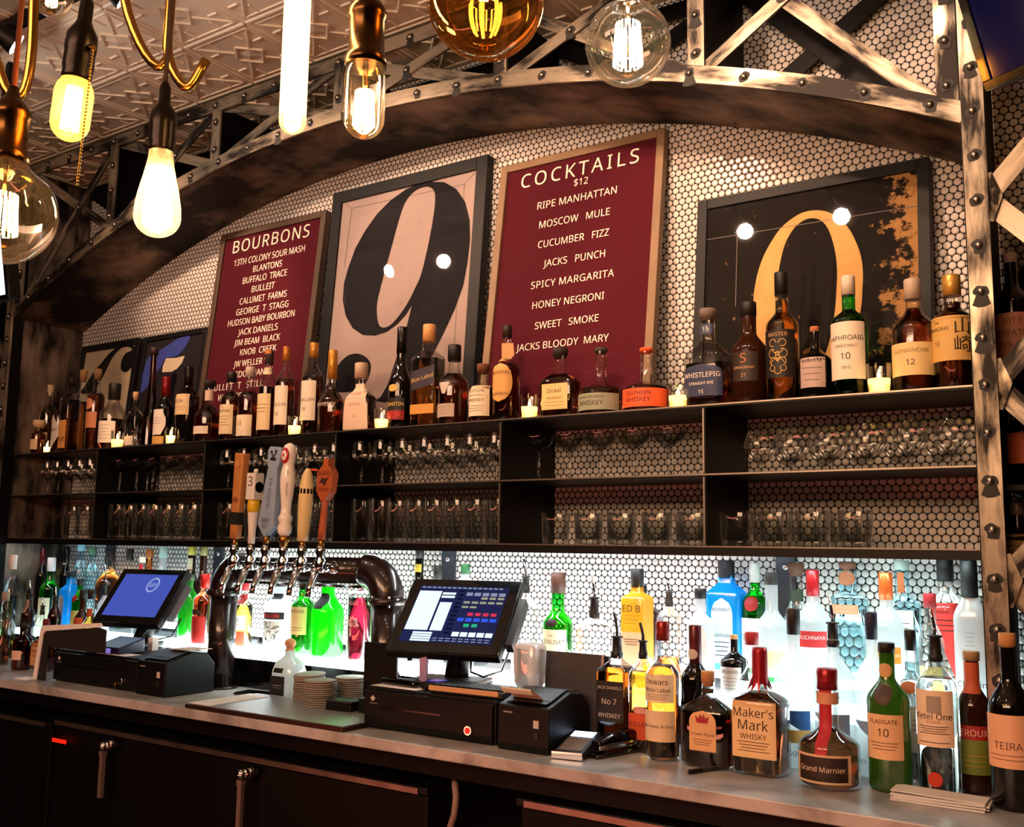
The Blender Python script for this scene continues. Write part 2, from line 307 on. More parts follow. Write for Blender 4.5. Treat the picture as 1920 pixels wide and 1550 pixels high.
# measured tables
BOT = [
('liquor_bottle','small dark bottle with a wide pale wooden stopper beside the far post',-4.0622,-0.25,1.767,0.1436,0.0588,(0.55, 0.12, 0.5, 2, 1),'clear',('amber', 0.7),('cork', 'd9b48a', 0.78, 0.85),[(0.12, 0.42, 0.9, 'd8bd95', 'r', [])],'bottles on the top shelf'),
('liquor_bottle','clear shouldered bottle with a cork and a vertical beige label strip by the thin candle',-4.1299,-0.17,1.767,0.3117,0.0743,(0.6, 0.14, 0.3, 2, 1),'clear',('amber', 0.62),('cork', 'd8c0a0', 0.86, 0.36),[(0.02, 0.66, 0.34, 'd9b78c', 'r', [], -0.5), (0.22, 0.32, 0.7, 'd9b78c', 'r', [], 0.3)],'bottles on the top shelf'),
('liquor_bottle','dark bottle with a white diamond-shaped label',-3.9593,-0.22,1.767,0.2386,0.0607,(0.66, 0.12, 0.36, 2, 1),'brown',('amber', 0.72),('screw', '15120f', 0.88, 0.42),[(0.08, 0.68, 1.2, 'cfc6ba', 'd', [('LAND', 0.55, 0.09, '1a1410')])],'bottles on the top shelf'),
('liquor_bottle','slim amber bottle with a black cap and an orange label reading rye',-3.8664,-0.235,1.767,0.3132,0.0621,(0.72, 0.08, 0.4, 5, 1),'clear',('whisky', 0.7),('screw', '15120f', 0.88, 0.5),[(0.05, 0.42, 0.8, 'd99a52', 'r', [('rye', 0.35, 0.22, '1a1410')])],'bottles on the top shelf'),
('liquor_bottle','bubbled bottle with a wood cork and a tall spotted tan label',-3.954,-0.13,1.767,0.3687,0.0618,(0.66, 0.12, 0.42, 2, 1),'clear',('whisky', 0.62),('cork', 'b98f62', 0.86, 0.5),[(0.12, 0.5, 1.0, 'c48a5c', 'r', [('=2', 0.84, 0.1, '1a1410')])],'bottles on the top shelf'),
('liquor_bottle','tall round-shouldered bottle with a peach medallion above an orange label',-3.7422,-0.2,1.767,0.3438,0.0681,(0.66, 0.08, 0.42, 2, 1),'clear',('darkred', 0.7),('cork', 'a98a66', 0.87, 0.46),[(0.5, 0.64, 0.62, 'd98f68', 'o', []), (0.28, 0.47, 1.1, 'cf8a58', 'r', [])],'bottles on the top shelf'),
('liquor_bottle','squat round bottle with a black cap and white front label behind a candle',-3.6184,-0.2,1.767,0.2735,0.1035,(0.52, 0.2, 0.4, 2, 1),'clear',('darkred', 0.46),('screw', '17120f', 0.76, 0.46),[(0.1, 0.42, 1.1, 'e6d8c4', 'r', [('=5', 0.5, 0.6, '1a1410')])],'bottles on the top shelf'),
('liquor_bottle','small clear rectangular bottle with a thin cork between a candle and the tall red bottle',-3.4759,-0.2,1.767,0.2277,0.0676,(0.55, 0.2, 0.3, 5, 0.7),'clear',('water', 0.52),('cork', 'c9a57c', 0.86, 0.34),[(0.06, 0.22, 0.8, 'cfc0b0', 'r', [('=2', 0.5, 0.3, '1a1410')])],'bottles on the top shelf'),
('liquor_bottle','very tall tapering dark red bottle in front of the blue number print',-3.4176,-0.17,1.767,0.4061,0.0677,(0.04, 0.78, 0.34, 2, 1),'red',None,('screw', '3a2420', 0.93, 0.5),[],'bottles on the top shelf'),
('wine_bottle','dark bottle with red foil neck and a hexagonal white label',-3.2877,-0.2,1.767,0.2721,0.0782,(0.52, 0.2, 0.4, 2, 1),'black',None,('foil', '7a1418', 0.72, 0.44),[(0.16, 0.52, 1.0, 'ddcfc4', 'h', [('=3', 0.55, 0.2, '4a2c7a')]), (0.03, 0.14, 0.9, 'c9984e', 'r', [])],'bottles on the top shelf'),
('wine_bottle','black textured bottle with a beige upper label reading SECA',-3.1808,-0.18,1.767,0.3056,0.0855,(0.6, 0.16, 0.36, 2, 1),'black',None,('foil', '181311', 0.76, 0.4),[(0.38, 0.64, 0.94, 'd3b68a', 'r', [('SECA', 0.66, 0.18, '1a1410'), ('=2', 0.3, 0.12, '1a1410')])],'bottles on the top shelf'),
('liquor_bottle','round bellied bottle with black T-stopper and beige neck beside the red letter board',-3.0293,-0.2,1.767,0.2364,0.099,(0.42, 0.26, 0.3, 2, 1),'clear',('darkred', 0.6),('cork', '1a1412', 0.88, 0.42),[(0.14, 0.26, 0.8, 'dccbb8', 'r', [('=1', 0.5, 0.4, '1a1410')]), (0.68, 0.84, 0.5, 'cdb79d', 'r', [])],'bottles on the top shelf'),
('liquor_bottle','black-capped bottle with the cream label left of the grey-capped one',-2.8968,-0.21,1.767,0.2556,0.0717,(0.6, 0.14, 0.4, 2, 1),'clear',('darkred', 0.72),('screw', '15110f', 0.86, 0.5),[(0.1, 0.52, 1.05, 'e0cca0', 'r', [('THE', 0.9, 0.05, '1a1410'), ('BALVENIE', 0.78, 0.1, '1a1410'), ('=4', 0.45, 0.3, '1a1410')])],'bottles on the top shelf'),
('liquor_bottle','grey-capped bottle with a low pale label in front of the bourbon list',-2.8205,-0.19,1.767,0.2717,0.0808,(0.56, 0.16, 0.4, 2, 1),'clear',('darkred', 0.66),('screw', 'b5a593', 0.86, 0.44),[(0.06, 0.34, 1.05, 'e6d6b2', 'r', [('12', 0.6, 0.2, '1a1410')])],'bottles on the top shelf'),
('liquor_bottle','bottle with an orange-topped dark cap and cream neck band',-2.7134,-0.2,1.767,0.3203,0.068,(0.58, 0.18, 0.42, 2, 1),'clear',('darkred', 0.58),('screw', '3a2f2a', 0.84, 0.42),[(0.1, 0.5, 1.05, 'e6cf9e', 'r', [('=3', 0.6, 0.2, '1a1410')]), (0.72, 0.8, 0.6, 'd9c8a2', 'r', []), (0.955, 1.0, 0.46, 'c97a35', 'r', [])],'bottles on the top shelf'),
('liquor_bottle','pale-labelled single malt marked 12 with orange neck foil',-2.6271,-0.2,1.767,0.3251,0.0671,(0.6, 0.18, 0.34, 2, 1),'clear',('darkred', 0.64),('foil', 'c07a36', 0.84, 0.4),[(0.14, 0.56, 1.06, 'ece0c8', 'r', [('MACALLAN', 0.52, 0.11, '1a1410'), ('12', 0.28, 0.1, '1a1410')])],'bottles on the top shelf'),
('liquor_bottle','pale-labelled single malt marked 18 with orange neck foil',-2.4915,-0.2,1.767,0.3244,0.0748,(0.6, 0.18, 0.34, 2, 1),'clear',('darkred', 0.64),('foil', 'c98a3e', 0.84, 0.4),[(0.16, 0.58, 1.06, 'ece0c8', 'r', [('MACALLAN', 0.52, 0.11, '1a1410'), ('18', 0.28, 0.1, '1a1410')])],'bottles on the top shelf'),
('cognac_bottle','dark cognac bottle with long golden neck and white script embossing',-2.4,-0.2,1.767,0.2892,0.0988,(0.36, 0.26, 0.26, 2, 0.8),'clear',('darkred', 0.56),('foil', 'c48a32', 0.66, 0.32),[(0.2, 0.46, 1.0, '', 'r', [('Hennessy', 0.6, 0.34, 'd8cfc0')])],'bottles on the top shelf'),
('cognac_bottle','cognac decanter with a tapering pinkish label reading HINE',-2.268,-0.2,1.767,0.2331,0.1158,(0.46, 0.22, 0.3, 4, 0.5),'clear',('darkred', 0.62),('screw', 'bfa58c', 0.78, 0.38),[(0.02, 0.7, 0.92, 'd9bda4', 't', [('HINE', 0.78, 0.1, 'a01c20'), ('ANTIQUE', 0.55, 0.06, '8a6a50'), ('XO', 0.3, 0.06, '8a6a50')])],'bottles on the top shelf'),
('cognac_bottle','tall matte black-green bottle with gold seal and red bottom label',-2.0953,-0.2,1.767,0.3341,0.0785,(0.44, 0.26, 0.4, 2, 1),'black',None,('foil', '0d0b0b', 0.74, 0.42),[(0.18, 0.3, 0.96, '14100e', 'r', [('R.MARTIN', 0.5, 0.5, 'd8b35a')]), (0.09, 0.18, 0.94, '8a1518', 'r', [('VSOP', 0.5, 0.6, 'e03030')]), (0.36, 0.43, 0.42, 'c9a95a', 'o', [])],'bottles on the top shelf'),
('liquor_bottle','square amber bottle with gold cap and a slanting blue label',-1.9835,-0.2,1.767,0.3302,0.0971,(0.66, 0.1, 0.38, 6, 0.7),'clear',('whisky', 0.66),('screw', 'c9935a', 0.83, 0.42),[(0.38, 0.56, 0.94, '2c2836', 's', [('Blue Label', 0.5, 0.4, 'c9a35a')]), (0.13, 0.22, 0.92, 'bf8a3c', 'r', [])],'bottles on the top shelf'),
('liquor_bottle','broad dark bottle with black cap and a silver stag head',-1.8812,-0.2,1.767,0.2545,0.0952,(0.5, 0.2, 0.36, 2, 1),'clear',('darkred', 0.64),('screw', '0f0d0d', 0.8, 0.44),[(0.38, 0.52, 0.42, 'b8b0a4', 'v', []), (0.1, 0.26, 0.7, 'a9998a', 'r', [('=3', 0.5, 0.5, '1a1410')])],'bottles on the top shelf'),
('liquor_bottle','short round bottle with cork and a cream typewritten label reading WHISKEY',-1.771,-0.2,1.767,0.1841,0.0803,(0.58, 0.1, 0.36, 2, 1),'clear',('darkred', 0.6),('cork', '6a4028', 0.84, 0.46),[(0.12, 0.62, 1.06, 'e2d3b4', 'r', [('HUDSON', 0.82, 0.12, '1a1410'), ('BABY BOURBON', 0.68, 0.06, '1a1410'), ('WHISKEY', 0.52, 0.12, '1a1410'), ('=3', 0.25, 0.16, '1a1410')])],'bottles on the top shelf'),
('liquor_bottle','dark bottle with round tan label and a paper tag hanging on its neck',-1.6841,-0.2,1.767,0.2927,0.0808,(0.54, 0.14, 0.3, 2, 1),'clear',('darkred', 0.6),('screw', '2a1a16', 0.88, 0.36),[(0.2, 0.6, 0.96, 'cf9d58', 'o', [('MICHTERS', 0.74, 0.12, '1a1410'), ('BOURBON', 0.2, 0.12, '1a1410')]), (0.62, 0.68, 0.4, 'c9a060', 'r', [])],'bottles on the top shelf'),
('liquor_bottle','flask bottle of red whisky with black cork top and a square tan label',-1.4979,-0.2,1.767,0.2059,0.119,(0.5, 0.18, 0.32, 4, 0.55),'clear',('darkred', 0.62),('cork', '2b2420', 0.86, 0.36),[(0.12, 0.48, 0.7, 'd9ba7c', 'r', [('Dickel', 0.72, 0.18, '1a1410'), ('Hand Select', 0.45, 0.1, '1a1410'), ('=2', 0.22, 0.12, '1a1410')])],'bottles on the top shelf'),
('liquor_bottle','squat bottle with wraparound grey-green label reading WHISKEY',-1.3637,-0.2,1.767,0.1924,0.1248,(0.36, 0.14, 0.26, 2, 1),'clear',('darkred', 0.4),('cork', '3a3630', 0.92, 0.28),[(0.06, 0.3, 1.3, '8c907a', 'r', [('DOUBLE BOURBON', 0.78, 0.16, '1a1410'), ('WHISKEY', 0.42, 0.32, '1a1410')])],'bottles on the top shelf'),
('liquor_bottle','squat bottle with wraparound orange label reading SOUTHERN WHISKEY',-1.2235,-0.2,1.767,0.1783,0.127,(0.36, 0.14, 0.26, 2, 1),'clear',('darkred', 0.4),('cork', 'e0582c', 0.92, 0.28),[(0.06, 0.34, 1.3, 'e0582c', 'r', [('SOUTHERN', 0.74, 0.24, '1a1410'), ('WHISKEY', 0.4, 0.28, '1a1410')])],'bottles on the top shelf'),
('liquor_bottle','large round-shouldered half full bottle with arched navy label',-1.0396,-0.21,1.767,0.2618,0.1207,(0.5, 0.22, 0.3, 3, 0.75),'clear',('darkred', 0.44),('cork', '6d6058', 0.88, 0.36),[(0.1, 0.42, 0.94, '27304f', 'a', [('WHISTLEPIG', 0.66, 0.2, 'e8dcc8'), ('STRAIGHT RYE', 0.4, 0.1, 'e8dcc8'), ('15', 0.14, 0.14, 'e8dcc8')]), (0.74, 0.84, 0.34, '3a4260', 'r', [('15', 0.5, 0.5, 'e8dcc8')])],'bottles on the top shelf'),
('liquor_bottle','dark bottle with black cap and copper S monogram left of the tall black-labelled one',-0.9358,-0.19,1.767,0.2714,0.0901,(0.52, 0.18, 0.42, 2, 1),'brown',('amber', 0.72),('screw', '14110f', 0.86, 0.44),[(0.22, 0.5, 0.74, '2a2018', 'r', [('S', 0.78, 0.36, 'b0673a'), ('SPRINGBANK', 0.46, 0.1, 'c9a068'), ('21', 0.2, 0.14, 'c9a068')])],'bottles on the top shelf'),
('liquor_bottle','tallest bottle with black cap and gold scrollwork on a black label',-0.8448,-0.2,1.767,0.335,0.0815,(0.58, 0.12, 0.4, 2, 1),'clear',('whisky', 0.78),('screw', '0f0e0e', 0.82, 0.42),[(0.18, 0.54, 1.02, '1a1512', 'r', [('MASTER', 0.9, 0.09, 'c9a058')])],'bottles on the top shelf'),
('gin_bottle','small black bottle with a cork and pale stamped label before the gold zero',-0.7634,-0.2,1.767,0.1855,0.0771,(0.52, 0.2, 0.28, 2, 1),'black',None,('cork', 'b8714c', 0.9, 0.24),[(0.16, 0.56, 0.8, 'b9a39a', 'r', [('MONKEY 47', 0.88, 0.1, '1a1410'), ('=3', 0.45, 0.4, '1a1410')])],'bottles on the top shelf'),
('liquor_bottle','green bottle with white cap and a big white label with number 10',-0.6792,-0.2,1.767,0.3017,0.0862,(0.62, 0.1, 0.36, 2, 1),'green',('greenliq', 0.72),('screw', 'd9cdb9', 0.84, 0.38),[(0.14, 0.6, 1.05, 'e8dcc6', 'r', [('LAPHROAIG', 0.72, 0.13, '1a1410'), ('SINGLE MALT', 0.58, 0.05, '1a1410'), ('10', 0.4, 0.13, '1a1410'), ('1815', 0.2, 0.06, '1a1410')])],'bottles on the top shelf'),
('liquor_bottle','broad amber bottle with beige cap and cream label beside the last candle',-0.5314,-0.2,1.767,0.2729,0.0993,(0.54, 0.2, 0.34, 2, 1),'clear',('darkred', 0.74),('screw', 'b9a795', 0.82, 0.38),[(0.14, 0.42, 1.12, 'dcc184', 'r', [('GLENKINCHIE', 0.75, 0.14, '8a6a3a'), ('12', 0.4, 0.2, '1a1410')])],'bottles on the top shelf'),
('liquor_bottle','gold-capped bottle with brushed black characters on a tan label by the near post',-0.4457,-0.2,1.767,0.2697,0.0936,(0.6, 0.12, 0.4, 2, 1),'clear',('darkred', 0.76),('foil', 'c79845', 0.82, 0.42),[(0.24, 0.62, 1.2, 'c9a25a', 'r', [('THE', 0.86, 0.06, '1a1410', -0.5), ('YAMAZAKI', 0.72, 0.09, '1a1410', -0.5), ('12', 0.4, 0.1, '1a1410', -0.5)])],'bottles on the top shelf'),
('liquor_bottle','green bottle with cream label marked 12 behind the black menu folder',-1.5234,-0.16,1.045,0.2907,0.0842,(0.5, 0.14, 0.44, 2, 1),'green',('lime', 0.6),('screw', '4a2c20', 0.8, 0.5),[(0.1, 0.46, 1.02, 'efe0ba', 'r', [('THE', 0.84, 0.07, '1a1410'), ('GLENLIVET', 0.68, 0.13, '1a1410'), ('12', 0.4, 0.12, '1a1410')]), (0.48, 0.56, 0.42, '1c1614', 'o', [])],'bottles on the lit steps'),
('liquor_bottle','clear bottle with black pour spout and a little amber liquor left',-1.3271,-0.298,0.925,0.4105,0.0856,(0.66, 0.08, 0.3, 4, 0.9),'clear',('whisky', 0.3),('spout', '1c1a1a', 0.76, 0.3),[(0.12, 0.26, 0.8, 'c98a4a', 'r', [])],'bottles standing on the back counter'),
('liquor_bottle','square yellow whiskey bottle with black plastic top and printed back lettering',-1.2733,-0.16,1.045,0.307,0.0715,(0.74, 0.06, 0.4, 6, 1),'honey',None,('screw', '141212', 0.84, 0.5),[(0.5, 0.72, 0.9, '', 'r', [('ED B', 0.72, 0.3, '2a1c08'), ('=3', 0.3, 0.3, '2a1c08')]), (0.04, 0.46, 0.86, 'e3b48a', 'r', [('=3', 0.8, 0.1, '1a1410')])],'bottles on the lit steps'),
('liquor_bottle','wide brown round bottle behind the square yellow whiskey',-1.3175,-0.055,1.09,0.2141,0.1161,(0.6, 0.26, 0.3, 3, 0.5),'brown',None,('screw', '141212', 0.9, 0.3),[],'bottles on the lit steps'),
('liquor_bottle','clear bottle with metal pour spout and red-amber liquor at its bottom',-1.1794,-0.16,1.045,0.2855,0.0672,(0.62, 0.12, 0.3, 2, 1),'clear',('orange', 0.28),('spout', '2a2420', 0.78, 0.3),[],'bottles on the lit steps'),
('vodka_bottle','clear bottle with black cap and rounded white label next to the blue gin',-1.0863,-0.17,1.045,0.2611,0.0684,(0.66, 0.1, 0.4, 2, 1),'frost',None,('screw', '101010', 0.9, 0.44),[(0.3, 0.66, 0.8, 'e9ecea', 'a', [('F', 0.5, 0.3, '1a1410')])],'bottles on the lit steps'),
('gin_bottle','bright blue gin bottle with arched white label reading SAPPHIRE',-1.0599,-0.06,1.09,0.2886,0.096,(0.68, 0.12, 0.42, 6, 0.8),'blue',('bluel', 0.74),('screw', '17171c', 0.84, 0.46),[(0.08, 0.66, 0.6, 'b9cfe0', 'a', [('BOMBAY', 0.82, 0.09, '1a1410'), ('SAPPHIRE', 0.42, 0.09, '1a1410'), ('=4', 0.22, 0.2, '1a1410')])],'bottles on the lit steps'),
('gin_bottle','bright green gin bottle with red seal and white lower label',-0.9821,-0.06,1.09,0.2831,0.0694,(0.62, 0.14, 0.36, 2, 1),'green',('greenb', 0.8),('screw', 'c9cfc6', 0.82, 0.4),[(0.56, 0.7, 0.5, '8e1c1c', 'o', []), (0.06, 0.5, 1.0, 'cfdcd2', 'r', [('Tanq', 0.6, 0.16, '2a4a3a')])],'bottles on the lit steps'),
('gin_bottle','clear flared-neck bottle with black cap and pale green band',-0.9042,-0.15,1.045,0.3063,0.0768,(0.56, 0.14, 0.4, 2, 1),'frost',None,('screw', '26241f', 0.9, 0.4),[(0.24, 0.38, 1.05, 'c9c89a', 'r', []), (0.14, 0.18, 1.05, '2f8a4c', 'r', [])],'bottles on the lit steps'),
('tequila_bottle','rounded pale green bottle with wide brown cork',-0.8723,-0.055,1.09,0.2853,0.0788,(0.42, 0.3, 0.42, 2, 0.8),'clear',('water', 0.5),('cork', '5a3a26', 0.88, 0.5),[(0.66, 0.76, 0.5, '2c3a2c', 'r', []), (0.2, 0.3, 0.9, 'a02020', 'r', [])],'bottles on the lit steps'),
('vodka_bottle','clear vodka bottle with red and gold cap and red band',-0.8001,-0.15,1.045,0.3154,0.0828,(0.6, 0.16, 0.36, 2, 1),'frost',None,('foil', 'b01f24', 0.8, 0.36),[(0.42, 0.54, 1.02, 'b5292b', 'r', [('STOLICHNAYA', 0.6, 0.5, 'f0ecea')])],'bottles on the lit steps'),
('vodka_bottle','pale blue square vodka bottle with round copper neck seal',-0.7421,-0.055,1.09,0.2906,0.0871,(0.68, 0.06, 0.44, 6, 0.7),'paleblue',('water', 0.6),('cork', '6a4030', 0.92, 0.44),[(0.8, 0.92, 0.5, 'a5623f', 'o', []), (0.56, 0.64, 0.7, 'c98a6a', 'r', [('=2', 0.5, 0.4, 'e8e4e0')])],'bottles on the lit steps'),
('vodka_bottle','clear vodka bottle with an orange cap and orange band',-0.6276,-0.15,1.045,0.3134,0.0721,(0.6, 0.16, 0.4, 2, 1),'frost',None,('foil', 'd8622a', 0.8, 0.44),[(0.34, 0.46, 1.02, 'd0872c', 'r', [('STOLICHNAYA', 0.5, 0.5, 'f0ecea')])],'bottles on the lit steps'),
('liquor_bottle','clear blue-green square bottle with white label near the back corner',-0.613,-0.055,1.09,0.2969,0.0743,(0.64, 0.08, 0.4, 6, 0.7),'paleblue',('water', 0.6),('screw', '9fb0a6', 0.92, 0.46),[(0.2, 0.6, 0.8, 'dfe8e6', 'r', [('=4', 0.6, 0.3, '1a1410')]), (0.74, 0.9, 0.2, 'c46a3a', 'r', [])],'bottles on the lit steps'),
('liquor_bottle','small clear bottle with a red cap and yellow label behind the vodka pair',-0.5289,-0.16,1.045,0.2691,0.0555,(0.58, 0.18, 0.46, 2, 1),'clear',('yellow', 0.3),('screw', '9c1c22', 0.88, 0.5),[(0.1, 0.4, 0.9, 'dcd083', 'r', [])],'bottles on the lit steps'),
('vodka_bottle','clear round-shouldered bottle with a sharp red wedge label',-0.5134,-0.06,1.09,0.3038,0.09,(0.6, 0.16, 0.36, 2, 1),'clear',('water', 0.64),('screw', '0f0f10', 0.82, 0.42),[(0.1, 0.66, 0.8, 'd63a36', 'w', [('=3', 0.7, 0.14, '1a1410')])],'bottles on the lit steps'),
('vodka_bottle','frosted bottle with tall black cap lettered CHOPIN',-0.4427,-0.165,1.045,0.3454,0.0709,(0.62, 0.16, 0.46, 3, 0.7),'frost2',None,('screw', '0e0e10', 0.76, 0.5),[(0.42, 0.58, 0.4, '', 'r', [('=4', 0.5, 0.5, '3a3f46')]), (0.1, 0.3, 0.9, '', 'r', [('Chopin', 0.6, 0.4, '2a2f36'), ('POTATO VODKA', 0.15, 0.16, '2a2f36')])],'bottles on the lit steps'),
('vodka_bottle','frosted vodka bottle with blue and yellow orchard picture behind the square bourbon',-0.7971,-0.305,0.925,0.3495,0.0902,(0.56, 0.18, 0.3, 2, 1),'frost',None,('screw', '17120f', 0.83, 0.34),[(0.24, 0.36, 1.0, '2f6fc0', 'w', []), (0.16, 0.24, 1.0, 'e6d98a', 'r', []), (0.06, 0.13, 1.0, '', 'r', [('GREY GOOSE', 0.5, 0.6, '2a3a52')])],'bottles standing on the back counter'),
('vodka_bottle','frosted vodka bottle with pour spout behind the red ribbon liqueur',-0.7009,-0.325,0.925,0.3805,0.0851,(0.52, 0.16, 0.28, 2, 1),'frost',None,('spout', '17120f', 0.74, 0.32),[(0.2, 0.34, 1.0, '9fb4d8', 'w', []), (0.08, 0.14, 1.0, '', 'r', [('GREY GOOSE', 0.5, 0.6, '2a3a52')])],'bottles standing on the back counter'),
('vodka_bottle','frosted vodka bottle with navy cap behind the green port bottle',-0.6226,-0.305,0.925,0.3492,0.0782,(0.56, 0.18, 0.3, 2, 1),'frost',None,('screw', '1a1c3a', 0.83, 0.34),[(0.2, 0.34, 1.0, '8fa6cc', 'w', []), (0.06, 0.13, 1.0, '', 'r', [('GREY GOOSE', 0.5, 0.6, '2a3a52')])],'bottles standing on the back counter'),
('vodka_bottle','clear vodka bottle with small red cap and kraft label behind the red wax top',-0.898,-0.305,0.925,0.2893,0.0773,(0.54, 0.2, 0.34, 2, 1),'clear',('water', 0.62),('screw', 'a01e24', 0.9, 0.42),[(0.2, 0.46, 1.02, 'd8bd8a', 'r', [('Titos', 0.6, 0.4, '6a3a1c')])],'bottles standing on the back counter'),
('gin_bottle','little black apothecary bottle with cork and white engraved label',-0.9823,-0.205,1.045,0.152,0.0686,(0.56, 0.18, 0.26, 2, 1),'black',None,('cork', 'b98a5a', 0.9, 0.24),[(0.04, 0.5, 0.8, 'c9c6c4', 'r', [('BROKERS', 0.84, 0.12, '1a1410'), ('=4', 0.45, 0.36, '1a1410')])],'bottles on the lit steps'),
('whiskey_bottle','square bottle with black pour spout and black label reading JACK DANIELS',-1.221,-0.37,0.925,0.32,0.0842,(0.56, 0.1, 0.3, 6, 1),'clear',('amberb', 0.6),('spout', '15120f', 0.7, 0.34),[(0.2, 0.5, 0.86, '17120f', 'r', [('JACK DANIELS', 0.84, 0.16, 'cfc3b0'), ('No 7', 0.5, 0.16, 'cfc3b0'), ('WHISKEY', 0.16, 0.12, 'cfc3b0')])],'bottles standing on the back counter'),
('whiskey_bottle','amber embossed flask with pour spout and a low orange label',-1.1416,-0.385,0.925,0.3016,0.0694,(0.58, 0.14, 0.3, 4, 0.6),'clear',('yellow', 0.62),('spout', '15120f', 0.76, 0.3),[(0.46, 0.56, 0.8, '', 'r', [('BULLEIT', 0.6, 0.5, 'e0a040'), ('BOURBON', 0.0, 0.4, 'e0a040')]), (0.1, 0.3, 0.84, 'c9502c', 'r', [('BULLEIT', 0.6, 0.2, '1a1410')])],'bottles standing on the back counter'),
('whiskey_bottle','round scotch bottle with red cap and two cream labels',-1.0675,-0.43,0.925,0.3116,0.0796,(0.6, 0.14, 0.34, 2, 1),'clear',('amberb', 0.68),('foil', '8e2a26', 0.86, 0.4),[(0.42, 0.62, 1.0, 'e2cfae', 'r', [('Dewars', 0.74, 0.22, '1a1410'), ('White Label', 0.44, 0.16, '1a1410'), ('=3', 0.2, 0.16, '1a1410')]), (0.14, 0.36, 1.06, 'dcc29c', 'r', [('John Dewar & Sons', 0.5, 0.11, '1a1410')])],'bottles standing on the back counter'),
('port_bottle','black port bottle with maroon capsule behind the crown-labelled flask',-1.0171,-0.36,0.925,0.3019,0.0705,(0.58, 0.14, 0.4, 2, 1),'black',None,('foil', '5a2428', 0.7, 0.42),[(0.2, 0.4, 0.8, '1f1512', 'r', [('=3', 0.5, 0.3, 'a02a2c')]), (0.74, 0.82, 0.34, 'c9beb2', 'o', [])],'bottles standing on the back counter'),
('whiskey_bottle','round fluted bottle with cork and arched cream label bearing a red crown',-0.9508,-0.44,0.925,0.2078,0.1249,(0.56, 0.2, 0.22, 3, 0.55),'clear',('amberd', 0.72),('cork', 'b98455', 0.84, 0.24),[(0.18, 0.6, 0.5, 'd9a878', 'a', [('Crown Royal', 0.42, 0.14, '1a1410'), ('=3', 0.22, 0.12, '1a1410')]), (0.77, 0.82, 0.24, '2a1a14', 'r', [])],'bottles standing on the back counter'),
('whiskey_bottle','square-shouldered bourbon with dripping red wax top and big cream label',-0.8318,-0.43,0.925,0.2682,0.1149,(0.56, 0.12, 0.24, 5, 0.8),'clear',('amberd', 0.64),('wax', 'a01f2a', 0.74, 0.3),[(0.14, 0.58, 0.86, 'e2bf8c', 'r', [("Maker's", 0.8, 0.2, '1a1410'), ('Mark', 0.58, 0.2, '1a1410'), ('WHISKY', 0.38, 0.11, '1a1410'), ('=4', 0.2, 0.16, '1a1410')])],'bottles standing on the back counter'),
('liqueur_bottle','squat bell-shaped liqueur bottle with red ribbon and black framed label',-0.6744,-0.46,0.925,0.2369,0.1245,(0.34, 0.16, 0.32, 2, 1),'clear',('amberd', 0.5),('foil', '8e1c28', 0.82, 0.34),[(0.06, 0.3, 0.92, 'd8b48e', 'r', []), (0.08, 0.28, 0.8, '2a1a14', 'r', [('Grand Marnier', 0.5, 0.34, 'e2cdb4')]), (0.3, 0.82, 0.18, 'b01c2c', 'r', []), (0.7, 0.8, 0.66, 'cf9070', 'r', [])],'bottles standing on the back counter'),
('port_bottle','tall green port bottle with cream label marked 10',-0.5634,-0.415,0.925,0.2946,0.0836,(0.6, 0.16, 0.36, 2, 1),'portgreen',None,('screw', '17120f', 0.93, 0.4),[(0.22, 0.52, 0.9, 'e0b486', 'r', [('FLADGATE', 0.84, 0.11, '1a1410'), ('10', 0.6, 0.2, '1a1410'), ('=3', 0.3, 0.14, '1a1410')]), (0.58, 0.72, 0.4, '4a3a30', 'o', []), (0.76, 0.86, 0.3, 'c9a06a', 'o', [])],'bottles standing on the back counter'),
('vodka_bottle','clear vodka bottle with dark cap behind its twin with the spout',-0.542,-0.3,0.925,0.3153,0.0664,(0.58, 0.14, 0.3, 2, 1),'clear',('water', 0.66),('screw', '17120f', 0.86, 0.36),[(0.2, 0.5, 0.9, 'd8d4cc', 'r', [('=3', 0.6, 0.2, 'a03a20')]), (0.58, 0.66, 0.5, 'b5622f', 'o', [])],'bottles standing on the back counter'),
('vodka_bottle','clear vodka bottle with pour spout and white label reading ketel one',-0.4739,-0.385,0.925,0.3672,0.0828,(0.56, 0.14, 0.3, 2, 1),'clear',('water', 0.62),('spout', '17120f', 0.74, 0.34),[(0.26, 0.56, 0.92, 'e8cdb0', 'r', [('Ketel One', 0.54, 0.14, '1a1410'), ('VODKA', 0.44, 0.06, 'a03a20'), ('=4', 0.3, 0.12, '1a1410'), ('=1', 0.08, 0.04, '1a1410')]), (0.05, 0.13, 0.3, 'c9361f', 'o', []), (0.44, 0.53, 0.3, '9a8c80', 'r', [], 0.05)],'bottles standing on the back counter'),
('liqueur_bottle','dark liqueur bottle with tan cap, red band and green fruit label',-0.416,-0.33,0.925,0.2809,0.0666,(0.6, 0.16, 0.4, 2, 1),'brown',('darkred', 0.66),('screw', '9a7c55', 0.93, 0.5),[(0.38, 0.48, 1.1, '9a2424', 'r', [('LEROUX', 0.5, 0.5, 'e0c4a0')]), (0.14, 0.38, 1.1, '6a7a2c', 'r', [('=3', 0.4, 0.3, 'd0a050')]), (0.7, 0.92, 0.5, 'b5522c', 'r', [])],'bottles standing on the back counter'),
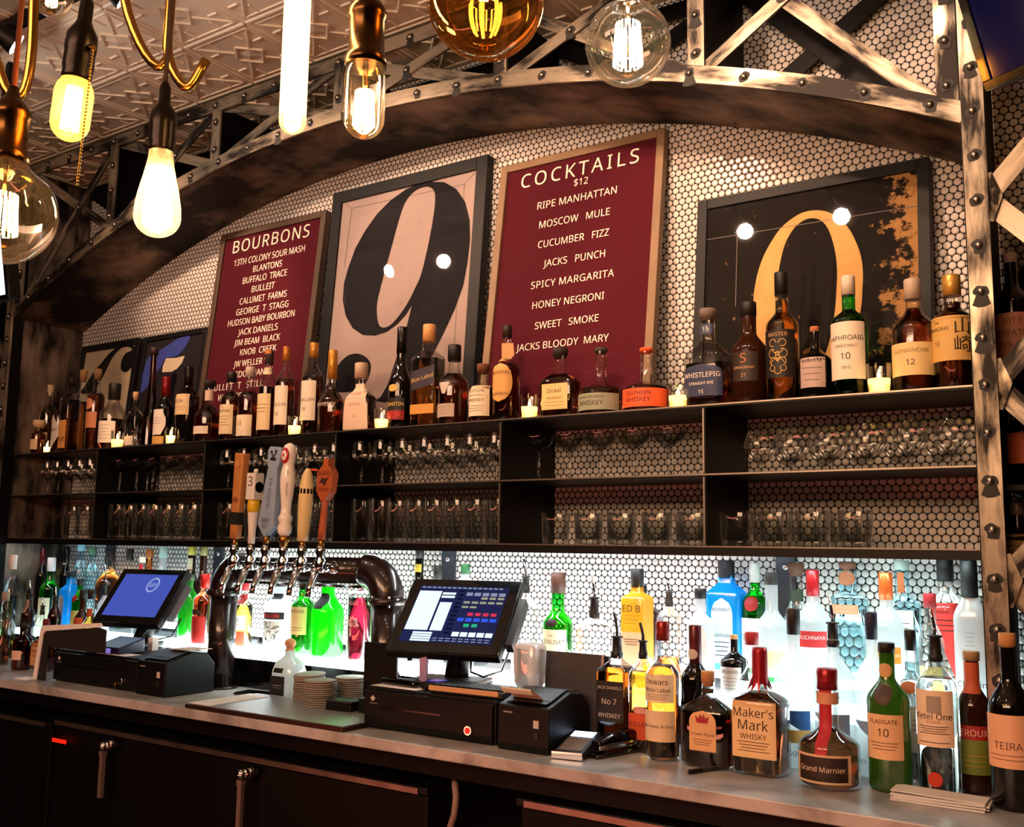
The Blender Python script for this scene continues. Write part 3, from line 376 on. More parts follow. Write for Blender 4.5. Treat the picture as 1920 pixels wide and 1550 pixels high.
('wine_bottle','red wine bottle with cork and a tree on its pale label, near end',-0.3319,-0.425,0.925,0.3272,0.0822,(0.56, 0.18, 0.36, 2, 1),'black',None,('cork', 'c08a52', 0.9, 0.28),[(0.24, 0.54, 1.15, 'e2ad88', 'r', [('TEIRA', 0.42, 0.16, '6a4a3a'), ('=2', 0.2, 0.08, '6a4a3a')])],'bottles standing on the back counter'),
('liqueur_bottle','yellow liquid bottle with red X label beside the tap column',-2.8323,-0.16,1.045,0.2255,0.068,(0.64, 0.1, 0.4, 2, 1),'clear',('yellow', 0.64),('screw', 'b02024', 0.86, 0.5),[(0.66, 0.8, 0.7, 'b02024', 'r', [('X', 0.5, 0.6, 'f0e8e0')]), (0.26, 0.48, 1.05, 'e8e4dc', 'r', [('HERE', 0.68, 0.24, '3a1a1a'), ('FOR', 0.36, 0.24, 'a02020')]), (0.02, 0.24, 1.0, 'b0401c', 'r', [])],'bottles on the lit steps'),
('tequila_bottle','clear tequila bottle with engraved drawing and red-black band',-2.6509,-0.16,1.045,0.2383,0.0991,(0.64, 0.12, 0.38, 2, 1),'frost',None,('screw', '1a1a1a', 0.9, 0.44),[(0.44, 0.54, 1.04, '1a1614', 'r', [('ESPOLON', 0.5, 0.6, 'e03a34')]), (0.12, 0.42, 1.0, 'b9bdb4', 'r', []), (0.72, 0.8, 0.5, '22262a', 'r', [])],'bottles on the lit steps'),
('whiskey_bottle','dark green whiskey bottle with cream label reading JAMESON',-2.4986,-0.195,1.045,0.2486,0.0781,(0.62, 0.14, 0.4, 2, 1),'green',('olive', 0.8),('foil', '1c2418', 0.84, 0.44),[(0.26, 0.62, 1.0, 'e6d79c', 'r', [('JAMESON', 0.84, 0.13, '1a1410'), ('=2', 0.2, 0.1, '1a1410')])],'bottles on the lit steps'),
('liqueur_bottle','neon green liqueur bottle with black neck tag',-2.3856,-0.195,1.045,0.2466,0.1045,(0.58, 0.26, 0.4, 2, 1),'neon',None,('screw', '1a1c18', 0.92, 0.5),[(0.62, 0.82, 0.5, '101210', 'h', [])],'bottles on the lit steps'),
('liqueur_bottle','crimson pomegranate liqueur bottle with white tree drawing',-2.2262,-0.215,1.045,0.2567,0.0776,(0.78, 0.1, 0.3, 2, 1),'clear',('crimson', 0.76),('screw', '8a1c30', 0.93, 0.34),[(0.3, 0.74, 0.9, '', 'r', [('PAMA', 0.9, 0.13, 'e8b0b8')])],'bottles on the lit steps'),
('liqueur_bottle','bottle with a narrow green and white strip label under the pipe bend',-2.2347,-0.135,1.045,0.2261,0.0413,(0.66, 0.14, 0.4, 2, 1),'frost',None,('screw', '1c2a1c', 0.9, 0.5),[(0.1, 0.5, 0.8, 'e6e2dc', 'r', [('58', 0.5, 0.2, '1a1410')]), (0.5, 0.64, 0.8, '3a8a2c', 'r', [])],'bottles on the lit steps'),
('liqueur_bottle','green liqueur bottle partly behind the first monitor',-3.1314,-0.16,1.045,0.2438,0.0752,(0.6, 0.2, 0.34, 2, 1),'neon2',None,('screw', '1f3a1a', 0.9, 0.44),[],'bottles on the lit steps'),
('liqueur_bottle','red-orange liqueur bottle with red cap left of the tap column',-2.9971,-0.2,1.045,0.2479,0.0769,(0.62, 0.14, 0.34, 2, 1),'clear',('redo', 0.72),('foil', 'c02a24', 0.8, 0.42),[(0.42, 0.5, 0.7, '241212', 'o', [('=1', 0.5, 0.4, 'e0a060')]), (0.02, 0.4, 1.0, 'a82420', 'r', [])],'bottles on the lit steps'),
('liqueur_bottle','brown bottle with yellow top whose neck rises behind the first monitor',-3.2625,-0.055,1.09,0.3027,0.0538,(0.5, 0.2, 0.56, 2, 1),'brown',None,('screw', 'a8a840', 0.88, 0.6),[(0.7, 0.84, 0.6, 'c9c2a0', 'r', [])],'bottles on the lit steps'),
('liqueur_bottle','dark brown bottle with olive top next to the yellow-topped neck',-3.1928,-0.055,1.09,0.3015,0.0532,(0.5, 0.2, 0.5, 2, 1),'brown',None,('screw', '6a6a34', 0.88, 0.54),[],'bottles on the lit steps'),
('liquor_bottle','clear pale-capped bottle behind the top edge of the first monitor',-3.4394,-0.055,1.09,0.3008,0.0551,(0.55, 0.2, 0.54, 2, 1),'frost',None,('screw', '9fb8b0', 0.84, 0.58),[],'bottles on the lit steps'),
('liqueur_bottle','orange liqueur bottle with orange neck behind the first monitor',-3.527,-0.055,1.09,0.2849,0.0515,(0.5, 0.2, 0.54, 2, 1),'clear',('orange', 0.9),('screw', 'b0602a', 0.88, 0.58),[],'bottles on the lit steps'),
('liqueur_bottle','small bottle with red and white neck label behind the first monitor',-3.4601,-0.135,1.045,0.3032,0.0501,(0.62, 0.16, 0.46, 2, 1),'clear',('orange', 0.5),('screw', 'd8cfc0', 0.92, 0.5),[(0.82, 0.9, 0.5, 'b02024', 'r', [])],'bottles on the lit steps'),
('liqueur_bottle','wide amber jug with black stopper left of the first monitor top',-3.7872,-0.055,1.09,0.2816,0.1156,(0.5, 0.26, 0.24, 3, 0.8),'clear',('orange', 0.7),('screw', '1a1210', 0.84, 0.3),[],'bottles on the lit steps'),
('liqueur_bottle','amber jug with square black stopper just above the first monitor',-3.6567,-0.055,1.09,0.2854,0.0874,(0.5, 0.26, 0.26, 3, 0.8),'clear',('orange', 0.7),('screw', '1a1210', 0.84, 0.34),[],'bottles on the lit steps'),
('whiskey_bottle','dark bottle with yellow neck band behind the second monitor',-2.1149,-0.06,1.09,0.3117,0.069,(0.5, 0.22, 0.4, 2, 1),'black',None,('screw', '15120f', 0.88, 0.4),[(0.74, 0.82, 0.44, 'c9b03a', 'r', [])],'bottles on the lit steps'),
('liquor_bottle','bottle with plain black cap just over the second monitor',-1.9747,-0.14,1.045,0.3002,0.056,(0.6, 0.2, 0.44, 2, 1),'clear',('whisky', 0.6),('screw', '15120f', 0.86, 0.5),[],'bottles on the lit steps'),
('gin_bottle','green-capped clear bottle peeking over the second monitor',-1.8678,-0.14,1.045,0.3073,0.0581,(0.6, 0.2, 0.46, 2, 1),'frost',None,('screw', '1f5a34', 0.9, 0.5),[],'bottles on the lit steps'),
('liquor_bottle','clear bottle with thin pour spout right of the second monitor',-1.6271,-0.17,1.045,0.3262,0.0796,(0.56, 0.12, 0.3, 2, 1),'clear',('orange', 0.2),('spout', '1c1a1a', 0.74, 0.3),[],'bottles on the lit steps'),
('vodka_bottle','tall pale bottle with white cap at the far end of the counter',-4.0765,-0.31,0.925,0.4194,0.057,(0.6, 0.2, 0.46, 2, 1),'clear',('olive', 0.6),('screw', 'd8c8bc', 0.86, 0.56),[],'bottles in the corner beside the first cash drawer'),
('wine_bottle','dark bottle with maroon capsule near the far post',-4.1453,-0.14,1.09,0.2833,0.0504,(0.56, 0.2, 0.44, 2, 1),'black',None,('foil', '5a1c24', 0.74, 0.5),[],'bottles in the corner beside the first cash drawer'),
('liqueur_bottle','white-capped bottle with glowing green shoulders and pale label',-4.0588,-0.15,1.045,0.2887,0.0813,(0.54, 0.14, 0.36, 2, 1),'green',('greenb', 0.62),('screw', 'd4cfd0', 0.8, 0.42),[(0.02, 0.42, 1.0, 'c9c9a8', 'r', [])],'bottles in the corner beside the first cash drawer'),
('liqueur_bottle','small yellow-green bottle behind the white-capped one',-4.1661,-0.05,1.09,0.1932,0.0467,(0.5, 0.2, 0.5, 2, 1),'clear',('yellow', 0.7),('screw', '4a4a1c', 0.86, 0.5),[],'bottles in the corner beside the first cash drawer'),
('wine_bottle','tall black bottle with silver collar in the far corner',-4.0953,-0.06,1.09,0.2868,0.0462,(0.56, 0.18, 0.5, 2, 1),'black',None,('foil', '111010', 0.76, 0.56),[(0.74, 0.77, 0.56, 'a9a49c', 'r', [])],'bottles in the corner beside the first cash drawer'),
('gin_bottle','blue gin bottle with white side label near the first drawer',-3.8282,-0.2,1.045,0.2389,0.078,(0.66, 0.12, 0.42, 6, 0.8),'blue',('bluel', 0.74),('screw', '1a2a3a', 0.88, 0.46),[(0.1, 0.6, 0.5, 'b9cfe0', 'a', [], -0.3)],'bottles in the corner beside the first cash drawer'),
('vodka_bottle','bottle with pale blue cap under the far shelf bracket',-3.9981,-0.055,1.09,0.3153,0.0549,(0.55, 0.2, 0.5, 2, 1),'paleblue',None,('screw', '8fc4d8', 0.86, 0.6),[],'bottles in the corner beside the first cash drawer'),
('tequila_bottle','ribbed pale blue bottle behind the small green gin',-3.9117,-0.055,1.09,0.2912,0.0588,(0.6, 0.16, 0.44, 2, 1),'paleblue',None,('screw', '5a8a6a', 0.88, 0.5),[],'bottles in the corner beside the first cash drawer'),
('gin_bottle','small green gin bottle with red seal beside the blue one',-3.7633,-0.2,1.045,0.2086,0.0558,(0.6, 0.16, 0.4, 2, 1),'green',('greenb', 0.8),('screw', '1a1a1a', 0.88, 0.46),[(0.56, 0.7, 0.5, '8e1c1c', 'o', []), (0.06, 0.4, 1.0, 'a8a45a', 'r', [])],'bottles in the corner beside the first cash drawer'),
('liqueur_bottle','small brown bottle with dark pour spout and orange label',-3.6147,-0.28,0.925,0.2933,0.0578,(0.6, 0.14, 0.36, 2, 1),'brown',('orange', 0.6),('screw', '1a1210', 0.88, 0.5),[(0.4, 0.64, 1.0, 'b5522c', 'r', [])],'bottles in the corner beside the first cash drawer'),
('liqueur_bottle','round yellow liqueur bottle above the white menu card',-3.5284,-0.3,0.925,0.2968,0.069,(0.5, 0.16, 0.4, 2, 1),'clear',('yellow', 0.7),('screw', '1a1210', 0.88, 0.44),[(0.66, 0.76, 0.5, 'b0461c', 'r', [])],'bottles in the corner beside the first cash drawer'),
('vodka_bottle','frosted bottle with long black pour spout left of the first monitor',-3.6097,-0.19,1.045,0.2693,0.0464,(0.4, 0.14, 0.4, 2, 1),'frost2',None,('spout', '171514', 0.5, 0.44),[],'bottles in the corner beside the first cash drawer'),
('liqueur_bottle','red bottle with pour spout above the menu card',-3.8156,-0.27,0.925,0.2966,0.051,(0.6, 0.16, 0.36, 2, 1),'red',('crimson', 0.7),('spout', '17120f', 0.78, 0.4),[],'bottles in the corner beside the first cash drawer'),
('liquor_bottle','dark clear-shouldered bottle with pour spout left of the red one',-3.8529,-0.3,0.925,0.254,0.0467,(0.56, 0.16, 0.36, 2, 1),'clear',('darkred', 0.3),('spout', '2a2a2c', 0.78, 0.4),[],'bottles in the corner beside the first cash drawer'),
('liquor_bottle','dark bottle with narrow white neck strip at the far end',-3.9357,-0.31,0.925,0.3191,0.0515,(0.56, 0.14, 0.4, 2, 1),'brown',None,('spout', '17120f', 0.8, 0.44),[(0.6, 0.8, 0.4, 'a98a80', 'r', [])],'bottles in the corner beside the first cash drawer'),
('liquor_bottle','clear bottle cut by the picture edge at the far end',-3.8806,-0.44,0.925,0.278,0.058,(0.6, 0.14, 0.4, 2, 1),'clear',('amber', 0.4),('screw', 'a08a78', 0.88, 0.5),[],'bottles in the corner beside the first cash drawer'),
('liqueur_bottle','dark red liqueur bottle with small pale label at the counter end',-3.6999,-0.46,0.925,0.17,0.0722,(0.62, 0.14, 0.34, 2, 1),'red',None,('screw', '17120f', 0.88, 0.42),[(0.22, 0.42, 0.9, 'd8b8a0', 'r', [('=2', 0.5, 0.3, '8a4a4a')])],'bottles in the corner beside the first cash drawer'),
('whiskey_bottle','square bourbon bottle with tan label standing behind the white menu card',-3.5893,-0.44,0.925,0.1905,0.0872,(0.54, 0.12, 0.24, 5, 0.8),'clear',('amberd', 0.64),('wax', '6a1a20', 0.74, 0.3),[(0.12, 0.6, 0.86, 'cf9a68', 'r', [("Maker's", 0.8, 0.18, '1a1410'), ('Mark', 0.58, 0.18, '1a1410'), ('WHISKY', 0.38, 0.1, '1a1410')])],'bottles in the corner beside the first cash drawer'),
('wine_bottle','wine bottle with 2013 estate label behind the post lacing',-0.3268,-0.16,1.78,0.3013,0.0768,(0.6, 0.16, 0.36, 2, 1),'black',None,('screw', 'b9a48e', 0.92, 0.38),[(0.14, 0.52, 1.1, 'c98a68', 'r', [('2013', 0.84, 0.14, '6a4a44'), ('ESTATE', 0.6, 0.14, '6a4a44'), ('SYRAH', 0.36, 0.14, '6a4a44')])],'bottles in the dark end rack'),
('wine_bottle','wine bottle with orange label in the middle of the end rack',-0.3172,-0.16,1.55,0.2122,0.0707,(0.6, 0.16, 0.36, 2, 1),'black',None,('foil', '161211', 0.78, 0.4),[(0.24, 0.56, 1.1, 'c9642c', 'r', [])],'bottles in the dark end rack'),
('wine_bottle','bottle with leafy green and tan label low in the end rack',-0.3397,-0.16,1.33,0.1902,0.0701,(0.5, 0.2, 0.36, 2, 1),'brown',('whisky', 0.6),('foil', 'b0a494', 0.84, 0.4),[(0.1, 0.62, 1.15, 'cfa25a', 'r', [('=3', 0.6, 0.3, '4a4a1c')])],'bottles in the dark end rack'),
]
CAND = [
(-4.0004, -0.245, 0.0545, 0.0247, 'thin lit candle among the far bottles, beside the diamond label'),
(-3.513, -0.245, 0.0968, 0.0526, 'lit votive candle beneath the squat white-labelled bottle'),
(-3.1831, -0.245, 0.0679, 0.0381, 'lit votive candle between the hexagon-labelled and black bottles'),
(-2.5239, -0.245, 0.0677, 0.047, 'lit votive candle between the two orange-foiled single malts'),
(-2.1327, -0.245, 0.0657, 0.0491, 'lit votive candle right of the tapering pinkish cognac label'),
(-1.5719, -0.245, 0.069, 0.0534, 'lit votive candle right of the bottle with the paper tag'),
(-1.1099, -0.245, 0.0659, 0.0541, 'lit votive candle beside the orange wraparound label'),
(-0.6026, -0.245, 0.0716, 0.057, 'lit votive candle between the green bottle and the broad amber one'),
]
NINE = [[(0.4565, 0.0447), (0.5223, 0.0601), (0.5774, 0.0964), (0.6184, 0.1508), (0.6418, 0.2164), (0.6499, 0.2904), (0.6464, 0.3619), (0.6353, 0.4436), (0.6063, 0.5226), (0.5694, 0.5949), (0.5381, 0.6504), (0.5062, 0.7002), (0.466, 0.7437), (0.4103, 0.7864), (0.337, 0.8165), (0.2813, 0.8065), (0.3116, 0.7967), (0.3384, 0.7568), (0.362, 0.6867), (0.3855, 0.6165), (0.4058, 0.5521), (0.4204, 0.4838), (0.3982, 0.5146), (0.3627, 0.544), (0.3182, 0.5665), (0.2637, 0.5746), (0.2063, 0.5664), (0.1534, 0.5352), (0.1142, 0.486), (0.0926, 0.4254), (0.0906, 0.3602), (0.1051, 0.3037), (0.1309, 0.2357), (0.1702, 0.1768), (0.2219, 0.1205), (0.2828, 0.0798), (0.3519, 0.0512), (0.4061, 0.0427)], [(0.4545, 0.0641), (0.4791, 0.083), (0.4871, 0.113), (0.4864, 0.1631), (0.478, 0.2366), (0.4659, 0.309), (0.4499, 0.3806), (0.4278, 0.4266), (0.4017, 0.4722), (0.3673, 0.5139), (0.3315, 0.5434), (0.3008, 0.5503), (0.2771, 0.537), (0.2633, 0.498), (0.26, 0.4537), (0.2718, 0.3923), (0.2886, 0.3252), (0.3082, 0.2456), (0.3251, 0.1781), (0.3495, 0.1055), (0.3854, 0.0707), (0.4233, 0.0603)], [(0.1171, 0.6481), (0.1484, 0.6323), (0.1894, 0.6314), (0.232, 0.6499), (0.2554, 0.6798), (0.2485, 0.7251), (0.2203, 0.7594), (0.1562, 0.7667), (0.0543, 0.7525), (0.0631, 0.7218), (0.0874, 0.6799)]]
SEVEN = [(0.2629, 0.0238), (0.2228, 0.0385), (0.1844, 0.0621), (0.1523, 0.0899), (0.1192, 0.1143), (0.0876, 0.1459), (0.0568, 0.1813), (0.0367, 0.2141), (0.1462, 0.2225), (0.1546, 0.1892), (0.184, 0.1508), (0.2037, 0.1185), (0.2312, 0.0735), (0.2675, 0.043), (0.2968, 0.0297), (0.3347, 0.0313), (0.3643, 0.0444), (0.3554, 0.0519), (0.3251, 0.059), (0.308, 0.0775), (0.3027, 0.1006), (0.3056, 0.1244), (0.3225, 0.1394), (0.3451, 0.1447), (0.3697, 0.1369), (0.3873, 0.1219), (0.4025, 0.0967), (0.4028, 0.0634), (0.3839, 0.0381), (0.3597, 0.0248), (0.316, 0.0202)]
BLUEP = [[(0.3036, 0.0253), (0.2646, 0.0226), (0.2176, 0.0304), (0.1584, 0.0533), (0.0877, 0.0738), (0.0416, 0.0956), (0.0259, 0.1401), (0.017, 0.1917), (0.0185, 0.2441), (0.0638, 0.2184), (0.108, 0.167), (0.1416, 0.1377), (0.1599, 0.107), (0.228, 0.104), (0.2629, 0.085), (0.2906, 0.0559)], [(0.1646, 0.1059), (0.2294, 0.1106), (0.2865, 0.1066), (0.2735, 0.1371), (0.2487, 0.1571), (0.2122, 0.1682), (0.1524, 0.1645), (0.1518, 0.1386)], [(0.1625, 0.2119), (0.2005, 0.2055), (0.2053, 0.2282)]]
COCK = [('COCKTAILS', 0.0839, 0.507, 0.0935, 0.0469), ('$12', 0.284, 0.334, 0.1262, 0.0236), ('RIPE MANHATTAN', 0.1542, 0.4378, 0.1797, 0.0239), ('MOSCOW   MULE', 0.1674, 0.4188, 0.2468, 0.0236), ('CUCUMBER   FIZZ', 0.1691, 0.421, 0.3142, 0.0233), ('JACKS   PUNCH', 0.1953, 0.4127, 0.3809, 0.023), ('SPICY MARGARITA', 0.1562, 0.4477, 0.4479, 0.0229), ('HONEY NEGRONI', 0.1677, 0.4195, 0.5151, 0.0226), ('SWEET   SMOKE', 0.1833, 0.4056, 0.5825, 0.0222), ('JACKS BLOODY  MARY', 0.1211, 0.4445, 0.6473, 0.0223)]
BOUR = [('BOURBONS', 0.0804, 0.5078, 0.0917, 0.0511), ('13TH COLONY SOUR MASH', 0.0973, 0.4929, 0.1478, 0.0265), ('BLANTONS', 0.2163, 0.3776, 0.1898, 0.0259), ('BUFFALO  TRACE', 0.1645, 0.4112, 0.2316, 0.0259), ('BULLEIT', 0.2234, 0.3516, 0.2737, 0.0256), ('CALUMET  FARMS', 0.1628, 0.4244, 0.317, 0.0257), ('GEORGE  T  STAGG', 0.151, 0.4415, 0.3599, 0.0256), ('HUDSON BABY BOURBON', 0.111, 0.4808, 0.4015, 0.0255), ('JACK DANIELS', 0.178, 0.3983, 0.444, 0.0251), ('JIM BEAM  BLACK', 0.164, 0.4184, 0.486, 0.0251), ('KNOB  CREEK', 0.2061, 0.4057, 0.5272, 0.0247), ('JW WELLER 12', 0.1782, 0.3789, 0.5715, 0.0247), ('WIDOW JANE', 0.1678, 0.3784, 0.6142, 0.0245), ('BULLET  T  STILL', 0.0578, 0.3572, 0.6582, 0.0248), ('WOODFORD', 0.1111, 0.2906, 0.6995, 0.0245)]
# ------------------------------------------------------------------ setting: wall, ceiling, counter side, floor
X0,X1=-6.4,1.2
struct('wall_back', MB().box(X0,X1,0,.06,0,3.25), 'penny_tile')
struct('floor', MB().box(X0,X1,-6,.06,-.05,0), pmat('floor_dark','1a1512',.5,noise=.3))
struct('wall_left', MB().box(X0-.06,X0,-6,0,0,3.25), pmat('dark_wall','14100e',.8))
struct('wall_right', MB().box(X1,X1+.06,-6,0,0,3.25), 'dark_wall')
struct('wall_front', MB().box(X0,X1,-6.06,-6,0,3.25), 'dark_wall')
CZ=3.06
def ceiling_mesh():
    m=MB().box(X0,X1,-6,0,CZ,CZ+.05); P=.305
    def ridge(a,b,wd,h):
        a=Vector((a[0],a[1],CZ));b=Vector((b[0],b[1],CZ));d=(b-a).normalized();n=Vector((-d.y,d.x,0))*wd/2;dn=Vector((0,0,-h));k=.45
        m.add([a+n,a-n,b-n,b+n,a+n*k+dn,a-n*k+dn,b-n*k+dn,b+n*k+dn],[(4,5,6,7),(0,4,7,3),(1,2,6,5),(0,1,5,4),(2,3,7,6)])
    for i in range(-20,1):
        for j in range(-8,0):
            x,y=i*P,j*P
            ridge((x,y),(x+P,y),.016,.006); ridge((x,y),(x,y+P),.016,.006)
            ridge((x+.022,y+.022),(x+P-.022,y+.022),.007,.004); ridge((x+.022,y+P-.022),(x+P-.022,y+P-.022),.007,.004)
            ridge((x+.022,y+.022),(x+.022,y+P-.022),.007,.004); ridge((x+P-.022,y+.022),(x+P-.022,y+P-.022),.007,.004)
            c=(x+P/2,y+P/2);q=.062
            L=[(c[0]-q,c[1]),(c[0],c[1]-q),(c[0]+q,c[1]),(c[0],c[1]+q)]
            for a in range(4): ridge(L[a],L[(a+1)%4],.010,.006)
            for sx in(-1,1):
                for sy in(-1,1):
                    ridge((c[0]+sx*.035,c[1]+sy*.035),(c[0]+sx*.125,c[1]+sy*.125),.009,.005)
                    ridge((c[0]+sx*.06,c[1]+sy*.125),(c[0]+sx*.06,c[1]+sy*.085),.008,.005); ridge((c[0]+sx*.125,c[1]+sy*.06),(c[0]+sx*.085,c[1]+sy*.06),.008,.005)
            a=.03;m.add([(c[0]-a,c[1]-a,CZ-.001),(c[0]-a,c[1]+a,CZ-.001),(c[0]+a,c[1]+a,CZ-.001),(c[0]+a,c[1]-a,CZ-.001),(c[0],c[1],CZ-.007)],[(0,1,4),(1,2,4),(2,3,4),(3,0,4)])
    return m
struct('ceiling', ceiling_mesh(), pmat('pressed_tin','ecd8c0',.45,.0,noise=.2,nscale=6))
# ------------------------------------------------------------------ truss arch
ACX,ACZ,AR=-2.292,-1.434,4.228
XS=[-4.148,-3.526,-2.904,-2.286,-1.63,-1.01,-.412]
ZT=3.0
def arcz(x,r=AR): return ACZ+math.sqrt(r*r-(x-ACX)**2)
def rivet_mesh(k):
    rnd=random.Random(k); m=MB().lathe([(.0085,0),(.0085,.0015),(.0075,.0045),(.0045,.0072),(.001,.0082)],10); n=len(m.f)
    P=[]
    for i in range(18):
        a=2*PI*i/18; r=.0135+.0016*math.sin(2*a+k)+.001*math.sin(5*a+2*k); dy=math.sin(a)
        if dy<-.7: r+=(.004+.005*(k%3))*(1+dy*-.6)*(k%4!=0)
        P.append((r*math.cos(a)*1.1,max(-.035,r*dy),.0006))
    m.add(P+[(0,0,.0007)],[(i,(i+1)%18,18) for i in range(18)])
    me=mesh('rivet',m); me.materials.append(MATS['rivet_steel']); me.materials.append(MATS['rivet_stain'])
    for p in me.polygons: p.material_index=0 if p.index<n else 1
    return me
RIVS=[rivet_mesh(k) for k in range(6)]
def rivet(parent,x,y,z): obj('rivet',random.choice(RIVS),None,parent,(x,y,z),(PI/2,0,0))
def arc_band(r0,r1,y0,y1,xa,xb,n=72):
    m=MB();a0=math.acos((xa-ACX)/r0);a1=math.acos((xb-ACX)/r0);L=0
    vs=[];fs=[];uv=[]
    for i in range(n+1):
        a=a0+(a1-a0)*i/n;c,s=math.cos(a),math.sin(a)
        vs+=[(ACX+r0*c,y0,ACZ+r0*s),(ACX+r1*c,y0,ACZ+r1*s),(ACX+r1*c,y1,ACZ+r1*s),(ACX+r0*c,y1,ACZ+r0*s)]
    st=abs(a1-a0)*r0/n;h=r1-r0
    for i in range(n):
        o=i*4;p=o+4
        for k in range(4):
            q=(k+1)%4; fs.append((o+k,o+q,p+q,p+k)); uv.append([(i*st,0),(i*st,h),((i+1)*st,h),((i+1)*st,0)])
    fs+=[(3,2,1,0),(n*4,n*4+1,n*4+2,n*4+3)];uv+=[[(0,0)]*4]*2
    return m.add(vs,fs,False,uv)
YF=-.332
tr=thing('arched_truss','worn steel truss arching over the bottle shelves','truss',(0,0,0))
so=obj('arch_soffit',arc_band(AR+.001,AR+.008,-.322,-.001,-4.172,-.388),'patina_plate',tr)
ac=obj('arch_chord',arc_band(AR,AR+.046,YF-.006,YF+.004,-4.172,-.388),'worn_steel',tr)
s=0.1
a0=math.acos((-4.15-ACX)/AR)
while True:
    a=a0-s/AR; x=ACX+(AR+.024)*math.cos(a)
    if x>-.40: break
    rivet(ac,x,YF-.006,ACZ+(AR+.024)*math.sin(a)); s+=.155
tc=obj('top_chord',MB().beam((-4.172,YF,ZT),(-.388,YF,ZT),.046,.010),'worn_steel',tr)
x=-4.15
while x<-.4: rivet(tc,x,YF-.005,ZT); x+=.155
for i,x in enumerate(XS):
    z0=arcz(x)+.02
    v=obj('vertical_strut',MB().beam((x,YF-.001,z0),(x,YF-.001,ZT),.046,.008),'worn_steel',tr)
    z=z0+.06
    while z<ZT-.04: rivet(v,x,YF-.006,z); z+=.105
    if 0<i<6: obj('side_panel',MB().box(x-.004,x+.004,-.318,-.012,arcz(x)+.03,ZT),'black_steel',tr)
for xa,xb in zip(XS[:-1],XS[1:]):
    za,zb=arcz(xa)+.024,arcz(xb)+.024
    b=obj('brace',MB().beam((xa,YF+.008,za),(xb,YF+.008,ZT),.036,.007),'worn_steel',tr)
    obj('brace',MB().beam((xa,YF+.015,ZT),(xb,YF+.015,zb),.036,.007),'worn_steel',tr)
    t=(ZT-za)/((ZT-za)/(1)+(ZT-zb)); rivet(b,xa+(xb-xa)*t,YF+.003,za+(ZT-za)*t)
    obj('rear_brace',MB().beam((xa,-.022,za),(xb,-.022,ZT),.05,.008),'black_steel',tr)
    obj('rear_brace',MB().beam((xa,-.034,ZT),(xb,-.034,zb),.05,.008),'black_steel',tr)
obj('rear_chord',MB().beam((-4.172,-.022,ZT),(-.388,-.022,ZT),.05,.01),'black_steel',tr)
obj('rear_chord',arc_band(AR+.008,AR+.05,-.034,-.01,-4.172,-.388),'black_steel',tr)
# ------------------------------------------------------------------ riveted posts, lacing towers at both ends
def post(x,side,lab):
    p=thing('riveted_post',lab,'post',(x,-.342,0))
    f=obj('front_strip',MB().beam((0,0,.925),(0,0,3.02),.046,.010),'worn_steel',p)
    z=1.052
    while z<3.0: rivet(f,0,-.005,z); z+=.1005
    obj('side_flange',MB().box(-.023*side-.004,-.023*side+.004,.005,.05,.925,3.02),'black_steel',p)
    obj('side_panel',MB().box(-.012*side-.004,-.012*side+.004,.05,.330,.925,3.02),'patina_panel' if side<0 else 'black_steel',p)
    for k,z in enumerate((1.352,1.757,2.162,2.567)):
        for dz in (.405,-.405):
            obj('lacing_bar',MB().beam((side*.015,.010+.006*(dz<0),z),(side*.385,.010+.006*(dz<0),z+dz),.044,.006),'worn_steel',p)
        obj('gusset_plate',MB().prism([(-.02,-.045),(.03,-.055),(.05,0),(.03,.055),(-.02,.045)],lambda a,b,d:(a*side,.003+d,z+b),.004),'worn_plate',p)
    obj('far_strip',MB().beam((side*.4,0,.925),(side*.4,0,3.02),.046,.010),'worn_steel',p)
    return p
post(-.361,1,'riveted steel post at the near end of the shelves')
post(-4.196,-1,'riveted steel post at the far end of the shelves')
rk=thing('end_rack','dark wine rack behind the lacing of the near post','rack',(.06,0,0))
for z in (1.78,1.55,1.33): obj('rack_shelf',MB().box(-.40,.36,-.29,-.012,z-.012,z-.001),'black_steel',rk)
obj('shade_panel',MB().box(-.39,.36,-.011,-.002,.94,2.08),'black_steel',rk)  # black sheet stands in for shade on the tiles behind the rack
lk=thing('end_rack','dark rack behind the lacing of the far post','rack',(-4.6,0,0))
for z in (1.78,1.55,1.33): obj('rack_shelf',MB().box(-.36,.36,-.29,-.012,z-.012,z-.001),'black_steel',lk)
obj('shade_panel',MB().box(-.36,.36,-.011,-.002,.94,2.9),'black_steel',lk)  # black sheet stands in for the shade behind the far lacing
# ------------------------------------------------------------------ shelving
sh=thing('steel_shelving','open black steel shelving of six bays on the tiled wall','shelving',(0,0,0))
XL,XR=-4.18,-.392;YS=-.289
obj('top_shelf',MB().box(XL,XR,YS,-.002,1.759,1.767),'shelf_steel',sh)
obj('middle_shelf',MB().box(XL,XR,YS,-.002,1.587,1.593),'shelf_steel',sh)
obj('bottom_shelf',MB().box(XL,XR,YS,-.002,1.409,1.415).box(XL,XR,YS,YS+.004,1.391,1.409),'shelf_steel',sh)
for z in (1.767,1.593,1.4155): obj('edge_strip',MB().box(XL,XR,YS-.0022,YS-.0002,z-.004,z-.0003),pmat('bare_edge','8a8076',.35,.9),sh)
for x in (-3.575,-2.93,-2.289,-1.644,-1.024):
    for z0,z1 in ((1.593,1.759),(1.4155,1.587)):
        d=obj('divider',MB().box(x,x+.008,YS+.001,-.004,z0,z1),'shelf_steel',sh)
        obj('edge_strip',MB().box(x+.001,x+.005,YS-.001,YS+.0008,z0+.002,z1-.002),'bare_edge',d)
